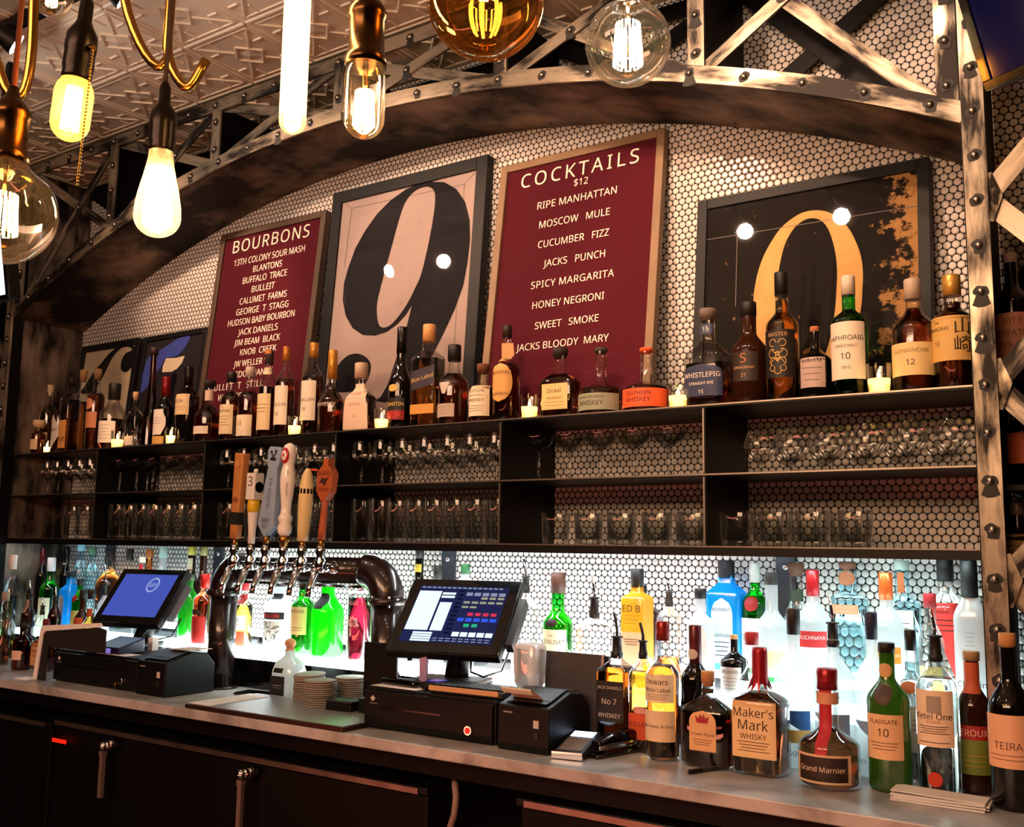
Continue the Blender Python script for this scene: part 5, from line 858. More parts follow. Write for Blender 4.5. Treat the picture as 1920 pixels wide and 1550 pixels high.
BN=['farthest bay','bay below the blue print','bay behind the taps','bay below the number nine','bay below the COCKTAILS board','nearest bay']
ORD=['first','second','third','fourth','fifth','sixth','seventh','eighth']
FILL={(0,1):('wine',6,2,.10,.0),(1,1):('coupe',6,3,0,0),(2,1):('wine',7,3,0,0),(3,1):('wine',7,3,0,0),(4,1):('coupe',5,2,.03,.06),(5,1):('snifter',6,2,.06,0),
      (0,0):('high',3,2,.28,0),(1,0):('high',8,2,0,0),(2,0):('high',8,2,0,0),(3,0):('high',8,2,0,0),(4,0):('rocks',5,2,.09,0),(5,0):('rocks',4,2,0,.22)}
for (b,up),(k,n,rows,ml,mr) in FILL.items():
    xa,xb=BX[b]+.062+ml,BX[b+1]-.054-mr
    nmk,me=GK[k]
    for rr in range(rows):
        for i in range(n):
            x=xa+(xb-xa)*(i+(.5*(rr%2) if i<n-1 else 0))/(n-1)+random.uniform(-.003,.003) if n>1 else xa
            if rr%2 and i==n-1: continue
            y=-.225+rr*.088+random.uniform(-.004,.004)
            o=obj(nmk,me,None,None,(x,y,(1.5935 if up else 1.416)),(0,0,random.random()*6))
            tag(o,'%s %s from far end, %s row, %s shelf, %s'%(nmk.replace('_',' '),ORD[i],('front','second','rear')[rr],('lower','upper')[up],BN[b]),'glass','%s in the %s'%(nmk.replace('_',' ')+'es',BN[b]))
# ------------------------------------------------------------------ draught tower
tw=thing('draught_tower','bronze pipe draught tower with six chrome taps','tap tower',(-2.76,-.31,.925))
R_=.045; zb_=.402; xr=.73
def arc(cx,cz,rad,a0,a1,n=12): return [(cx+rad*math.cos(a0+(a1-a0)*i/n),0,cz+rad*math.sin(a0+(a1-a0)*i/n)) for i in range(n+1)]
EL=.085
obj('column',MB().cyl((0,0,0),(0,0,zb_-EL),R_,28),'bronze_pipe',tw); obj('column',MB().cyl((xr,0,0),(xr,0,zb_-EL),R_,28),'bronze_pipe',tw)
obj('elbow',MB().tube(arc(EL,zb_-EL,EL,PI,PI/2),R_*1.06,28),'bronze_pipe',tw); obj('elbow',MB().tube(arc(xr-EL,zb_-EL,EL,0,PI/2),R_*1.14,28),'bronze_pipe',tw)
obj('tap_bar',MB().cyl((EL-.01,0,zb_),(xr-EL+.01,0,zb_),R_*.88,28),'bronze_pipe',tw)
for x in (0,xr):
    fl=obj('flange',MB().cyl((x,0,zb_-EL-.012),(x,0,zb_-EL+.008),R_*1.3,32),'bronze_pipe',tw)
    for k in range(6):
        a=PI*2*k/6+.3; obj('bolt',MB().cyl((x+R_*1.18*math.cos(a),R_*1.18*math.sin(a),zb_-EL-.018),(x+R_*1.18*math.cos(a),R_*1.18*math.sin(a),zb_-EL+.014),.004,8),'chrome',fl)
    obj('base_plate',MB().cyl((x,0,0),(x,0,.008),R_*1.35,32),'bronze_pipe',tw)
obj('under_bar_light',MB().box(EL,xr-EL,-.02,.02,zb_-.052,zb_-.044),'chrome',tw)
FX=[-2.602,-2.524,-2.455,-2.375,-2.293,-2.213]
taps=[]
for x in FX:
    lx=x+2.76
    f=obj('faucet',MB().cyl((lx,-.035,zb_+.008),(lx,-.105,zb_+.008),.0125,14).lathe([(.014,-.016),(.017,0),(.017,.02),(.011,.032),(.016,.044),(.013,.058),(.008,.066)],16,c=(lx,-.10,zb_+.01)),'chrome',tw)
    obj('spout',MB().tube([(lx,-.10,zb_+.006),(lx+.001,-.122,zb_-.012),(lx+.004,-.142,zb_-.045),(lx+.006,-.152,zb_-.078)],.0105,12,radii=[.011,.012,.011,.0095]),'chrome',f)
    obj('collar',MB().cyl((lx,-.036,zb_+.008),(lx,-.046,zb_+.008),.019,18),'chrome',f)
def handle(i,lab,z0=1.395,tilt=(0,0)):
    t=thing('tap_handle',lab,'tap handle',(FX[i]+.0,-.41,z0),(tilt[0],tilt[1],0),'draught tap handles')
    obj('ferrule',MB().cyl((0,0,-.004),(0,0,.022),.010,14),'brass',t)
    return t
def flat_text(par,s,x,y,z,h,col,maxw=None,rotz=0,vertical=False,rise=0):
    v,f,wd=text(s,.01); k=h
    if maxw and wd*k>maxw: k=maxw/wd
    c,sn=math.cos(rotz),math.sin(rotz)
    if vertical: vs=[(x-(q[1]-.5)*h*c,y-(q[1]-.5)*h*sn,z+q[0]*k) for q in v]
    else: vs=[(x+q[0]*k*c,y+q[0]*k*sn,z+(q[1]-.5)*h+q[0]*k*rise) for q in v]
    return obj('lettering',MB().add(vs,f),paint(col),par)
wood=pmat('tap_wood','b87a44',.5,noise=.3,nscale=14); redwood=pmat('tap_redwood','a5532c',.4,noise=.25,nscale=14)
t=handle(0,'square orange wood tap handle with a black band, farthest of six',1.40,(0,.06))
b=obj('paddle',MB().lathe([(.016,.02),(.017,.05),(.022,.29),(.021,.297)],24,8,.72),wood,t)
obj('band',MB().lathe([(.0188,.065),(.0195,.105)],24,8,.74,caps=(False,False)),'black_cloth',b)
obj('medallion',MB().cyl((0,-.0165,.262),(0,-.0185,.262),.0125,20),pmat('tap_wood_light','c98a52',.5),b); flat_text(b,'ella',0,-.0158,.145,.018,'6a3a1c',.028,rise=.1)
t=handle(1,'short white tap handle numbered 3 with yellow collar',1.385,(0,.03))
b=obj('shaft',MB().lathe([(.011,.02),(.012,.06),(.0185,.125),(.019,.14)],20),pmat('tap_white','e4ded4',.3),t)
obj('yellow_collar',MB().lathe([(.0187,.12),(.0205,.132),(.0200,.152),(.0185,.158)],20),pmat('tap_yellow','d9b01c',.3),b)
bl=obj('block',MB().box(-.021,.019,-.019,.019,.159,.245).sphere((0,0,.252),.008,10,8),'tap_white',t,bevel=.003)
flat_text(bl,'3',-.002,-.0196,.218,.030,'17120f'); obj('side_badge',MB().cyl((.0192,0,.2),(.0215,0,.2),.017,20),'black_gloss',bl)
t=handle(2,'blue-grey necktie shaped tap handle lettered SCOTCH ALE',1.41,(0,.12))
tie=[(0,.015),(.028,.052),(.0205,.19),(.0155,.232),(.0215,.25),(.024,.288),(.018,.302),(-.018,.302),(-.024,.288),(-.0215,.25),(-.0155,.232),(-.0205,.19),(-.028,.052)]
b=obj('tie',MB().prism(tie,lambda a,c,d:(a*1.28,-.014+d,c),.028),pmat('tie_blue','8fa3b8',.35,noise=.2,nscale=20),t,bevel=.004)
obj('tie_side',MB().prism(tie,lambda a,c,d:(a*1.24+.003,.0142+d,c),.006),pmat('tie_dark_blue','3f6fa8',.35),b)
flat_text(b,'SCOTCH ALE',.002,-.0147,.155,.012,'28303a',.11,vertical=True); flat_text(b,'DRAFTY',0,-.0147,.068,.014,'28303a',.036); flat_text(b,'KILT',0,-.0147,.05,.013,'28303a',.024)
obj('emblem',MB().sphere((-.01,-.015,.285),.004,8,6).sphere((.010,-.015,.289),.004,8,6).beam((-.01,-.0148,.282),(0,-.0148,.268),.004,.001).beam((.01,-.0148,.286),(0,-.0148,.268),.004,.001).box(-.012,.012,-.0152,-.0142,.258,.268),'black_cloth',b)
t=handle(3,'turned white tap handle with a red and white oval badge, tallest of six',1.39,(0,.03))
obj('ferrule_collar',MB().lathe([(.011,.0),(.013,.02),(.018,.026),(.018,.034),(.014,.04)],20),'brass',t)
b=obj('baluster',MB().lathe([(.014,.04),(.0215,.05),(.0235,.065),(.018,.08),(.022,.088),(.0225,.098),(.0165,.108),(.0155,.13),(.0215,.18),(.0245,.215),(.022,.24),(.0175,.262),(.0215,.285),(.022,.305),(.017,.322),(.006,.330)],28),pmat('tap_porcelain','ece4da',.2,coat=.3),t)
bd=obj('badge',MB().sphere((0,-.018,.29),.017,18,12,(1,.4,1.5)),pmat('badge_red','b0202a',.3),b); obj('badge_centre',MB().sphere((0,-.0225,.29),.011,14,10,(1,.3,1.5)),'tap_porcelain',bd); obj('badge_ring',MB().sphere((0,-.0255,.291),.0042,10,8,(1,.3,1.6)),'badge_red',bd)
v,f,wd=text('OKTOBERFEST',.02); rr=.0235
obj('lettering',MB().add([(rr*math.sin(.75+(q[1]-.5)*.26*-1),-rr*math.cos(.75+(q[1]-.5)*.26*-1),.205+q[0]*.085/wd) for q in v],f),paint('1c3050'),b)
t=handle(4,'pale cream pointed tap handle with a dark round cap behind',1.395,(0,.05))
b=obj('shaft',MB().lathe([(.016,.02),(.0185,.05),(.0225,.14),(.0215,.19),(.015,.225),(.006,.243)],24),pmat('tap_cream','dcc48c',.35),t)
obj('dark_patch',MB().lathe([(.0225,.165),(.0222,.18)],12,caps=(False,False)),'black_gloss',b); cp=obj('round_cap',MB().cyl((.012,.012,.243),(.012,.026,.245),.024,24),'black_gloss',t); flat_text(cp,'Two',.012,.0114,.256,.010,'e8dccc',.03); obj('orange_band',MB().box(-.006,.030,.0108,.0118,.237,.243),paint('c9502c'),cp)
t=handle(5,'carved red-brown wood tap handle lettered ALLAGASH, nearest of six',1.40,(0,.08))
b=obj('shaft',MB().lathe([(.012,.02),(.0125,.05),(.0095,.12),(.012,.15)],20),redwood,t)
hd=[(0,.128),(.030,.165),(.033,.222),(.018,.238),(.010,.244),(.0115,.265),(-.0115,.265),(-.010,.244),(-.018,.238),(-.033,.222),(-.030,.165)]
h=obj('head',MB().prism(hd,lambda a,c,d:(a,-.014+d,c),.028),redwood,t,bevel=.002)
flat_text(h,'ALLAGASH',0,-.0147,.221,.012,'3a1a0c',.056,rise=.06); flat_text(h,'CURIEUX',0,-.0147,.171,.011,'4a2410',.048)
obj('leaf_mark',MB().prism([(-.018,.19),(-.01,.206),(.006,.204),(.02,.21),(.012,.198),(.008,.186),(0,.182),(-.004,.19)],lambda a,c,d:(a,-.0143-d,c),.0006),paint('3a1a0c'),h)
# ------------------------------------------------------------------ drip mat, coasters and small things on it
def mat_grid():
    m,nd,lk_=new_mat('drip_mat'); out=N(nd,'ShaderNodeOutputMaterial'); p=N(nd,'ShaderNodeBsdfPrincipled'); lk_.new(p.outputs[0],out.inputs[0])
    tc=N(nd,'ShaderNodeTexCoord'); ck=N(nd,'ShaderNodeTexVoronoi',feature='F1'); ck.inputs['Scale'].default_value=95; ck.inputs['Randomness'].default_value=0; lk_.new(tc.outputs['Object'],ck.inputs[0])
    r=N(nd,'ShaderNodeValToRGB'); r.color_ramp.elements[0].position=.32; r.color_ramp.elements[1].position=.48; r.color_ramp.elements[0].color=(.55,.55,.54,1); r.color_ramp.elements[1].color=(.16,.16,.16,1)
    lk_.new(ck.outputs['Distance'],r.inputs[0]); lk_.new(r.outputs[0],p.inputs['Base Color']); p.inputs['Roughness'].default_value=.35; p.inputs['Metallic'].default_value=.2
    bp=N(nd,'ShaderNodeBump',invert=True); bp.inputs['Strength'].default_value=.6; bp.inputs['Distance'].default_value=.003; lk_.new(ck.outputs['Distance'],bp.inputs['Height']); lk_.new(bp.outputs[0],p.inputs['Normal']); MATS['drip_mat']=m
mat_grid()
dt=thing('drip_tray','long studded metal drip tray below the taps','drip tray',(-2.50,-.652,.9255))
obj('rim',MB().box(0,.63,0,.274,0,.012),pmat('tray_rim','4a2e2a',.35,.7),dt,bevel=.002); obj('grid_plate',MB().box(.006,.624,.006,.268,.0121,.0135),'drip_mat',dt)
MT=.925+.0145
tag(obj('paper_slip',MB().prism([(-.045,-.01),(.05,-.012),(.045,.215),(-.05,.225)],lambda a,b,d:(a-2.447,b-.635,MT+d),.0012),'white_paper'),'white paper slip lying across the far end of the drip tray','paper')
ph=thing('phone','dark phone lying flat between the tap column and tequila decanter','phone',(-2.53,-.345,.9255),(0,0,.15)); obj('phone_body',MB().box(-.07,.07,-.036,.036,0,.009),'black_gloss',ph,bevel=.003); obj('phone_rim',MB().box(-.072,.072,-.038,.038,.002,.006),'dark_grey_plastic',ph,bevel=.002)
pt=thing('tequila_decanter','squat frosted decanter with round cork and black front label','decanter',(-2.405,-.335,.9255))
obj('glass_body',MB().lathe([(.042,0),(.052,.004),(.054,.05),(.052,.085),(.042,.112),(.024,.125),(.0165,.133),(.0165,.15)],32,3,.8),'frost_cold',pt)
obj('cork_ball',MB().sphere((0,0,.170),.018,16,12,(1,1,.85)).cyl((0,0,.146),(0,0,.158),.0135,16),'cork',pt)
lb=obj('label',MB().grid(lambda u,v:(.032*(2*u-1)-.006,-.0435-.0008,.014+.058*v),4,4),paint('17120f'),pt); obj('label',MB().grid(lambda u,v:(.020*(2*u-1)-.006,-.0442-(-.006*v),.082+.014*v),4,4),paint('17120f'),pt); obj('fine_print',MB().box(-.026,.014,-.0449,-.0444,.043,.0445).box(-.022,.010,-.0449,-.0444,.036,.037),paint('a09890'),lb)
cst=pmat('coaster_board','8c847a',.85,noise=.12,nscale=60); CO=mesh('coaster',MB().lathe([(.0465,0),(.0475,.001),(.0475,.0035),(.0465,.0045)],28)); CO.materials.append(cst)
cstacks=[((-2.265,-.375),13,'front left stack'),((-2.165,-.43),12,'front right stack'),((-2.145,-.30),15,'rear stack')]
for (x,y),n,nm_ in (((-2.275,-.375),12,'stack beside the decanter'),((-2.168,-.435),12,'stack nearest the counter edge'),((-2.16,-.315),14,'stack at the rear')):
    for i in range(n):
        base=.9255 if y>-.366 else MT
        tl=.10 if (nm_.startswith('stack beside') and i>=n-3) else 0
        o=obj('coaster',CO,None,None,(x+random.uniform(-.002,.002),y+random.uniform(-.002,.002),base+i*.0062+(.004 if tl else 0)),(tl*.5,-tl*.5,random.random()))
        nth=('bottom','second','third','fourth','fifth','sixth','seventh','eighth','ninth','tenth','eleventh','twelfth','thirteenth','fourteenth')[i]
        tag(o,('topmost' if i==n-1 else nth+(' from bottom' if i else ''))+' grey round coaster in the '+nm_,'coaster','stacked coasters under the taps')
for k,(x,y,z,l) in enumerate(((-2.06,-.445,.9255,'low dark plastic box beside the coasters, next to the drawer'),(-1.955,-.425,.9255,'dark plastic caddy box touching the column base'))):
    t=thing('bar_caddy',l,'box',(x,y,z),(0,0,.1)); obj('body',MB().box(-.045,.045,-.03,.03,0,.034+.012*k),'black_plastic',t,bevel=.004); obj('lid',MB().box(-.046,.046,-.031,.031,.0345+.012*k,.042+.012*k),'dark_grey_plastic',t,bevel=.003)
# ------------------------------------------------------------------ cash registers
def drawer(x0,w_,lab,key):
    t=thing('cash_drawer',lab,'cash drawer',(x0,-.56,.9255))
    obj('body',MB().box(0,w_,.012,.302,0,.106),'black_plastic',t,bevel=.004); f=obj('drawer_front',MB().box(.004,w_-.004,0,.0115,.004,.098),'black_plastic',t,bevel=.003)
    obj('slot',MB().box(w_*.16,w_*.62,-.0012,.0005,.055,.059),'black_gloss',f)
    k=obj('lock',MB().cyl((w_*.83,.001,.03),(w_*.83,-.007,.03),.011,20),'chrome',f)
    if key: obj('lock_light',MB().cyl((w_*.83,-.0072,.03),(w_*.83,-.0085,.03),.008,16),pmat('lock_red','d01818',.3,emit='ff1410',es=2.0),k)
    else: obj('key',MB().tube([(w_*.80,-.012,.026),(w_*.79,-.012,.012),(w_*.80,-.012,.004),(w_*.81,-.012,.012),(w_*.80,-.012,.026)],.002,6),'brass',k)
    e=obj('maker_badge',MB().prism([(0,0),(.009,.008),(.018,0),(.009,-.008)],lambda a,b,d:(w_*.06+a,-.0006-d,.078+b),.0006),paint('b9b0a6'),f)
    obj('maker_line',MB().box(w_*.06-.002,w_*.06+.024,-.0012,0,.0645,.0665),paint('8a8078'),f)
    return t
drawer(-1.884,.425,'black cash drawer with a red lit lock under the second monitor',True)
drawer(-3.335,.475,'black cash drawer with keys in its lock under the first monitor',False)
def printer(x0,lab,rz):
    t=thing('receipt_printer',lab,'printer',(x0,-.572,.9255),(0,0,rz))
    def P(a,b,d): return (d,a,b)
    prof=[(0,0),(0,.105),(.03,.112),(.10,.132),(.16,.125),(.192,.09),(.192,0)]
    obj('housing',MB().prism(prof,P,.145),'black_plastic',t,bevel=.004)
    obj('cover',MB().prism([(.012,.1125),(.03,.1165),(.10,.1365),(.165,.1295),(.165,.1275),(.10,.1345),(.03,.114)],lambda a,b,d:(.012+d,a,b+.001),.12),'dark_grey_plastic',t)
    obj('paper_slot',MB().box(.018,.127,.030,.036,.114,.1185),'black_gloss',t)
    obj('maker_line',MB().box(.018,.044,-.0015,0,.087,.0905),paint('8a8078'),t); obj('button',MB().box(.105,.118,-.002,0,.034,.05),'dark_grey_plastic',t); obj('sticker',MB().box(.104,.119,-.0015,0,.058,.076),paint('b9b4ac'),t)
    return t
pr=printer(-1.438,'black receipt printer with a curling receipt, beside the red lit lock',.0)
obj('receipt',MB().grid(lambda u,v:(.024+.085*u,.036-.055*math.sin(v*2.4)*.9-.012*v,.119+.03*math.sin(v*2.6)+.0*v),2,16),'cream_paper',pr)
printer(-2.848,'black receipt printer beside the tap column',.0)
tag(obj('receipt_paper',MB().prism([(-.05,-.04),(.05,-.035),(.055,.05),(-.045,.045)],lambda a,b,d:(-2.745+a,-.455+b,1.0635+d),.0012),'white_paper'),'loose receipt paper on the printer beside the tap column','paper')
def monitor(c,yaw,tilt,w_,h_,lab,zbase,basew):
    t=thing('touch_monitor',lab,'monitor',c,(-tilt,0,yaw))
    bw=w_*.115
    obj('housing',MB().box(-w_/2-bw,w_/2+bw,.002,.032,-h_/2-bw*1.1,h_/2+bw*.9),'black_plastic',t,bevel=.006)
    s=obj('bezel',MB().box(-w_/2-bw*.92,w_/2+bw*.92,-.001,.002,-h_/2-bw,h_/2+bw*.8),'black_gloss',t)
    obj('card_reader',MB().box(w_/2+bw+.001,w_/2+bw+.024,.006,.04,-h_/2+.01,h_/2-.03),'dark_grey_plastic',t,bevel=.003)
    # stand in world terms: neck and foot, turned back upright
    M=Matrix.Rotation(tilt,4,'X')
    n=MB();a=Vector((0,.03,-.02));b=M@Vector((0,.02,zbase-c[2]+.012)); n.tube([a,(a+b)/2+Vector((0,.03,0)),b],.034,14)
    obj('stand_neck',n,'black_plastic',t)
    fm=MB();fm.box(-basew/2,basew/2,-.078,.045,zbase-c[2],zbase-c[2]+.016); fm.v=[tuple(M@Vector(q)) for q in fm.v]
    obj('stand_foot',fm,'black_plastic',t,bevel=.004)
    cb=MB().tube([M@Vector(q) for q in ((.05,.03,-.06),(.06,-.02,-.12),(.075,-.06,zbase-c[2]+.04),(.10,-.03,zbase-c[2]+.025),(.13,.03,zbase-c[2]+.035),(.15,.05,-.08))],.0035,8); obj('cable',cb,'black_gloss',t)
    return t,s
t,s=monitor((-1.736,-.36,1.218),.249,.777,.272,.204,'touch monitor showing an order screen, on the nearer cash drawer',1.0325,.2)
sc=obj('screen',MB().add([(-.136,-.0016,-.102),(.136,-.0016,-.102),(.136,-.0016,.102),(-.136,-.0016,.102)],[(0,1,2,3)]),emat('screen_navy','23264f',1.0),s)
PX=lambda u,v:(-.136+.272*u,.102-.204*v)
def tiles(name,rects,m,y=-.0021):
    b=MB()
    for u0,v0,u1,v1 in rects:
        x0,z0=PX(u0,v1);x1,z1=PX(u1,v0); b.add([(x0,y,z0),(x1,y,z0),(x1,y,z1),(x0,y,z1)],[(0,1,2,3)])
    return obj(name,b,m,sc)
tiles('list_panel',[(.01,.10,.265,.80),(.29,.30,.425,.80)],emat('screen_white','cfe8f4',1.5)); tiles('entry_field',[(.12,.83+.042*i,.335,.862+.042*i) for i in range(4)]+[(.28,.12,.43,.16),(.28,.18,.43,.22)],'screen_white')
tiles('number_key',[(.55+.09*i,.11,.62+.09*i,.17) for i in range(5)],emat('screen_key_grey','8f96b4',1.0)); tiles('menu_key',[(.55+.09*i,.27+.0,.62+.09*i,.31) for i in range(5)]+[(.73+.09*i,.19,.80+.09*i,.23) for i in range(3)]+[(.55+.09*i,.355,.62+.09*i,.39) for i in range(2)],emat('screen_key_tan','a8a88c',.9))
tiles('red_key',[(.64+.085*i,.47,.70+.085*i,.525) for i in range(4)],emat('screen_key_red','c8304c',1.3)); tiles('blue_key',[(.55+.088*i,.565,.62+.088*i,.625) for i in range(5)],emat('screen_key_blue','2f52d0',1.3)); tiles('green_key',[(.64+.088*i,.665,.70+.088*i,.72) for i in range(2)],emat('screen_key_green','28a878',1.2))
tiles('white_key',[(.55+.09*i,.81,.625+.09*i,.885) for i in range(5)],'screen_white'); tiles('status_key',[(.46,.06+.075*i,.525,.10+.075*i) for i in range(11)],emat('screen_key_dark','12142c',1.0)); tiles('menu_row',[(.02+.058*i,.02,.062+.058*i,.045) for i in range(16)]+[(.36+.07*i,.92,.41+.07*i,.935) for i in range(9)]+[(.36+.07*i,.96,.41+.07*i,.975) for i in range(9)],'screen_key_grey')
t,s=monitor((-3.23,-.30,1.212),.20,.66,.247,.184,'touch monitor with plain blue screen and round crest, on the farther drawer',1.0325,.18)
sc=obj('screen',MB().add([(-.1235,-.0016,-.092),(.1235,-.0016,-.092),(.1235,-.0016,.092),(-.1235,-.0016,.092)],[(0,1,2,3)]),emat('screen_blue','4656b4',1.0),s)
cr=MB(); c0=(.032,.045)
for i in range(36):
    a=2*PI*i/36;b=2*PI*(i+1)/36
    cr.add([(c0[0]+.022*math.cos(a),-.0021,c0[1]+.026*math.sin(a)),(c0[0]+.022*math.cos(b),-.0021,c0[1]+.026*math.sin(b)),(c0[0]+.027*math.cos(b),-.0021,c0[1]+.032*math.sin(b)),(c0[0]+.027*math.cos(a),-.0021,c0[1]+.032*math.sin(a))],[(0,1,2,3)])
v,f,wd=text('MH',.06); cr.add([(c0[0]+q[0]*.016,-.0022,c0[1]+(q[1]-.5)*.020) for q in v],f); obj('crest',cr,emat('screen_crest','a8b4e4',1.0),sc)
# things on and around the nearer drawer
kb=thing('keyboard','small keyboard with tan front strip on the nearer cash drawer','keyboard',(-1.565,-.50,1.0325),(0,0,.04))
obj('base',MB().box(-.11,.11,-.035,.06,0,.016),'dark_grey_plastic',kb,bevel=.003); obj('front_strip',MB().box(-.112,.10,-.039,-.0355,.006,.018),pmat('tape_tan','c9986c',.6),kb)
for r_ in range(4):
    for c_ in range(12): obj('key',MB().box(-.104+c_*.0175,-.090+c_*.0175,-.026+r_*.02,-.010+r_*.02,.0165,.0205),'black_plastic',kb)
ps=thing('handset','black cordless handset lying on paper on the nearer drawer','handset',(-1.80,-.50,1.0345),(0,0,-.1)); obj('handset_body',MB().box(-.07,.06,-.018,.02,0,.016),'black_gloss',ps,bevel=.006); obj('keypad',MB().box(-.01,.05,-.012,.014,.0161,.0175),'dark_grey_plastic',ps)
tag(obj('paper_sheet',MB().prism([(-.09,-.045),(.07,-.05),(.075,.035),(-.085,.04)],lambda a,b,d:(-1.785+a,-.495+b,1.0326+d),.0010),'white_paper'),'white paper sheet under the handset on the nearer drawer','paper')
dv=thing('card_terminal','dark pad with blue glow beside the purple-lit stand on the nearer drawer','card terminal',(-1.702,-.485,1.0325),(0,0,.05)); obj('pad_body',MB().box(-.024,.026,-.03,.036,0,.02),'black_plastic',dv,bevel=.004); obj('pad_screen',MB().box(-.018,.02,-.012,.03,.0201,.0215),pmat('pad_blue','1a1a8a',.3,emit='2a28c0',es=.5),dv)
tag(obj('card_stand',MB().box(-1.783,-1.760,-.452,-.442,1.0325,1.115),pmat('card_mauve','a58ab0',.6)),'narrow mauve card standing below the second monitor','card')
gl=thing('napkin_glass','glass holding a white paper napkin beside the keyboard','glass',(-1.462,-.395,1.0325)); obj('glass_cup',MB().lathe([(.030,0),(.034,.004),(.036,.012),(.040,.115)],28,caps=(True,False)).lathe([(.0385,.115),(.034,.015),(.002,.013)],28,caps=(False,False)),'bar_glass',gl); obj('napkin',MB().lathe([(.028,.018),(.034,.03),(.036,.118),(.030,.126),(.008,.129)],24,5,.95),'milk_glass',gl)
fo=thing('menu_folder','dark grey menu folder with pale edge leaning behind the receipt printer','folder',(-1.377,-.374,.9255),(-.08,0,0)); obj('cover',MB().box(-.06,.105,0,.004,0,.215),pmat('folder_grey','3a3638',.6),fo,bevel=.001); obj('page_edge',MB().box(.1052,.112,-.001,.010,0,.216),pmat('edge_mauve','b09a98',.7),fo); obj('cover',MB().box(.1125,.125,0,.014,0,.213),'black_plastic',fo,bevel=.001)
tag(obj('paper_sheet',MB().prism([(0,0),(.10,0),(.10,.10),(0,.135)],lambda a,b,d:(-1.252+a*.8,-.37+.1*b+d,.9258+b),.0012),pmat('paper_mauve','b8a8b4',.8)),'mauve-tinted paper sheet standing beside the dark folder','paper')
cd=thing('card_reader','silver-fronted card reader with glowing white screen beside the stapler','card reader',(-1.245,-.537,.9255),(0,0,.2)); obj('reader_body',MB().prism([(-.04,0),(-.04,.016),(.10,.042),(.10,0)],lambda a,b,d:(-.036+d,a,b),.072),'dark_grey_plastic',cd,bevel=.003); obj('front_grip',MB().box(-.037,.037,-.047,-.0405,.002,.017),'chrome',cd)
obj('screen',MB().add([(-.028,.055,.0352),(.028,.055,.0352),(.028,.090,.0417),(-.028,.090,.0417)],[(0,1,2,3)]),emat('reader_screen','cfe0ff',3.5),cd); obj('keypad',MB().add([(-.028,-.03,.0192),(.028,-.03,.0192),(.028,.048,.0338),(-.028,.048,.0338)],[(0,1,2,3)]),pmat('keypad_tan','6a5440',.5),cd)
st=thing('stapler','black stapler lying on the marble beside the card reader','stapler',(-1.178,-.46,.9255),(0,0,1.32)); obj('base',MB().box(-.075,.08,-.016,.016,0,.010),'black_gloss',st,bevel=.004); obj('magazine',MB().box(-.06,.075,-.009,.009,.016,.026),'chrome',st,bevel=.002); obj('arm',MB().prism([(-.068,.026),(.08,.026),(.084,.040),(.05,.056),(-.02,.050),(-.066,.038)],lambda a,b,d:(a,-.015+d,b),.03),'black_gloss',st,bevel=.005); obj('hinge',MB().box(.060,.08,-.014,.014,.010,.03),'black_plastic',st)
pn=thing('pen','dark pen lying on the marble in front of the crown-labelled flask','pen',(-.93,-.495,.9305),(0,0,1.15)); obj('barrel',MB().tube([(-.05,0,0),(.06,0,0)],.0046,10),pmat('pen_grey','3a3634',.3,.3),pn); obj('grip',MB().tube([(-.052,0,0),(-.018,0,0)],.0052,10),'black_plastic',pn); obj('tip',MB().tube([(-.052,0,0),(-.066,0,0)],.003,8,radii=[.0035,.0008]),'chrome',pn)
for i in range(6):
    dx,dr=random.uniform(-.004,.004),random.uniform(-.05,.05)
    o=obj('guest_check',MB().prism([(-.085,-.032),(.085,-.032),(.085,.032),(-.085,.032)],lambda a,b,d:(a,b,d+.004*(a<-.08)*(i==5)),.0024),pmat('check_%d'%(i%2),('f0e8e6','e2d6cc')[i%2],.8),None,(-.455+dx,-.475+.004*(i%2),.9256+i*.0026),(0,0,dr+.06))
    tag(o,('topmost','fifth','fourth','third','second','bottom')[5-i]+(' slip in the pad of guest checks before the tall green port bottle' if i in (0,5) else ' slip from the bottom in the guest check pad by the port bottle'),'paper','guest check slips near the marble edge')
# menu card standing at the far drawer
mc=thing('menu_card','folded white card with black inside standing against the farther drawer','card',(-3.345,-.60,.9255)); cw=[(-.055,0),(-.03,.10),(-.012,.168),(.34,.205),(.36,.20),(.36,.192),(.02,.150),(-.0,.09),(-.03,0)]
obj('white_edge',MB().prism([(-.062,.0),(-.035,.175),(-.02,.186),(.31,.212),(.325,.20),(-.005,.168),(-.018,.155),(-.04,.0)],lambda a,b,d:(a,d+.012,b),.004),'white_paper',mc); obj('black_face',MB().prism([(-.04,0),(-.018,.155),(-.005,.168),(.30,.197),(.34,.19),(.34,.115),(.01,.115),(.008,0)],lambda a,b,d:(a,.016+d,b),.003),pmat('speckled_black','1a1614',.7,noise=.8,nscale=160),mc)
obj('foot_flap',MB().box(-.12,-.04,-.02,.03,0,.003),'white_paper',mc)
ts=thing('card_terminal','small terminal with lilac screen on the farther cash drawer','card terminal',(-3.13,-.50,1.0325),(0,0,.05)); obj('terminal_body',MB().prism([(-.045,0),(-.045,.022),(.06,.05),(.06,0)],lambda a,b,d:(d,a,b),.13),pmat('navy_plastic','1c1a3c',.3),ts,bevel=.004); obj('screen',MB().box(.05,.09,-.0475,-.0455,.003,.019),emat('lilac_screen','8a7ad0',.9),ts); obj('front_grip',MB().box(-.055,.03,-.05,.03,.004,.016),'bracket_grey',ts,bevel=.003)
tag(obj('paper_sheet',MB().prism([(-.08,-.03),(.08,-.03),(.08,.03),(-.08,.03)],lambda a,b,d:(-3.02+a,-.52+b,1.0326+d),.0010),'white_paper'),'white paper sheet on the farther cash drawer','paper')
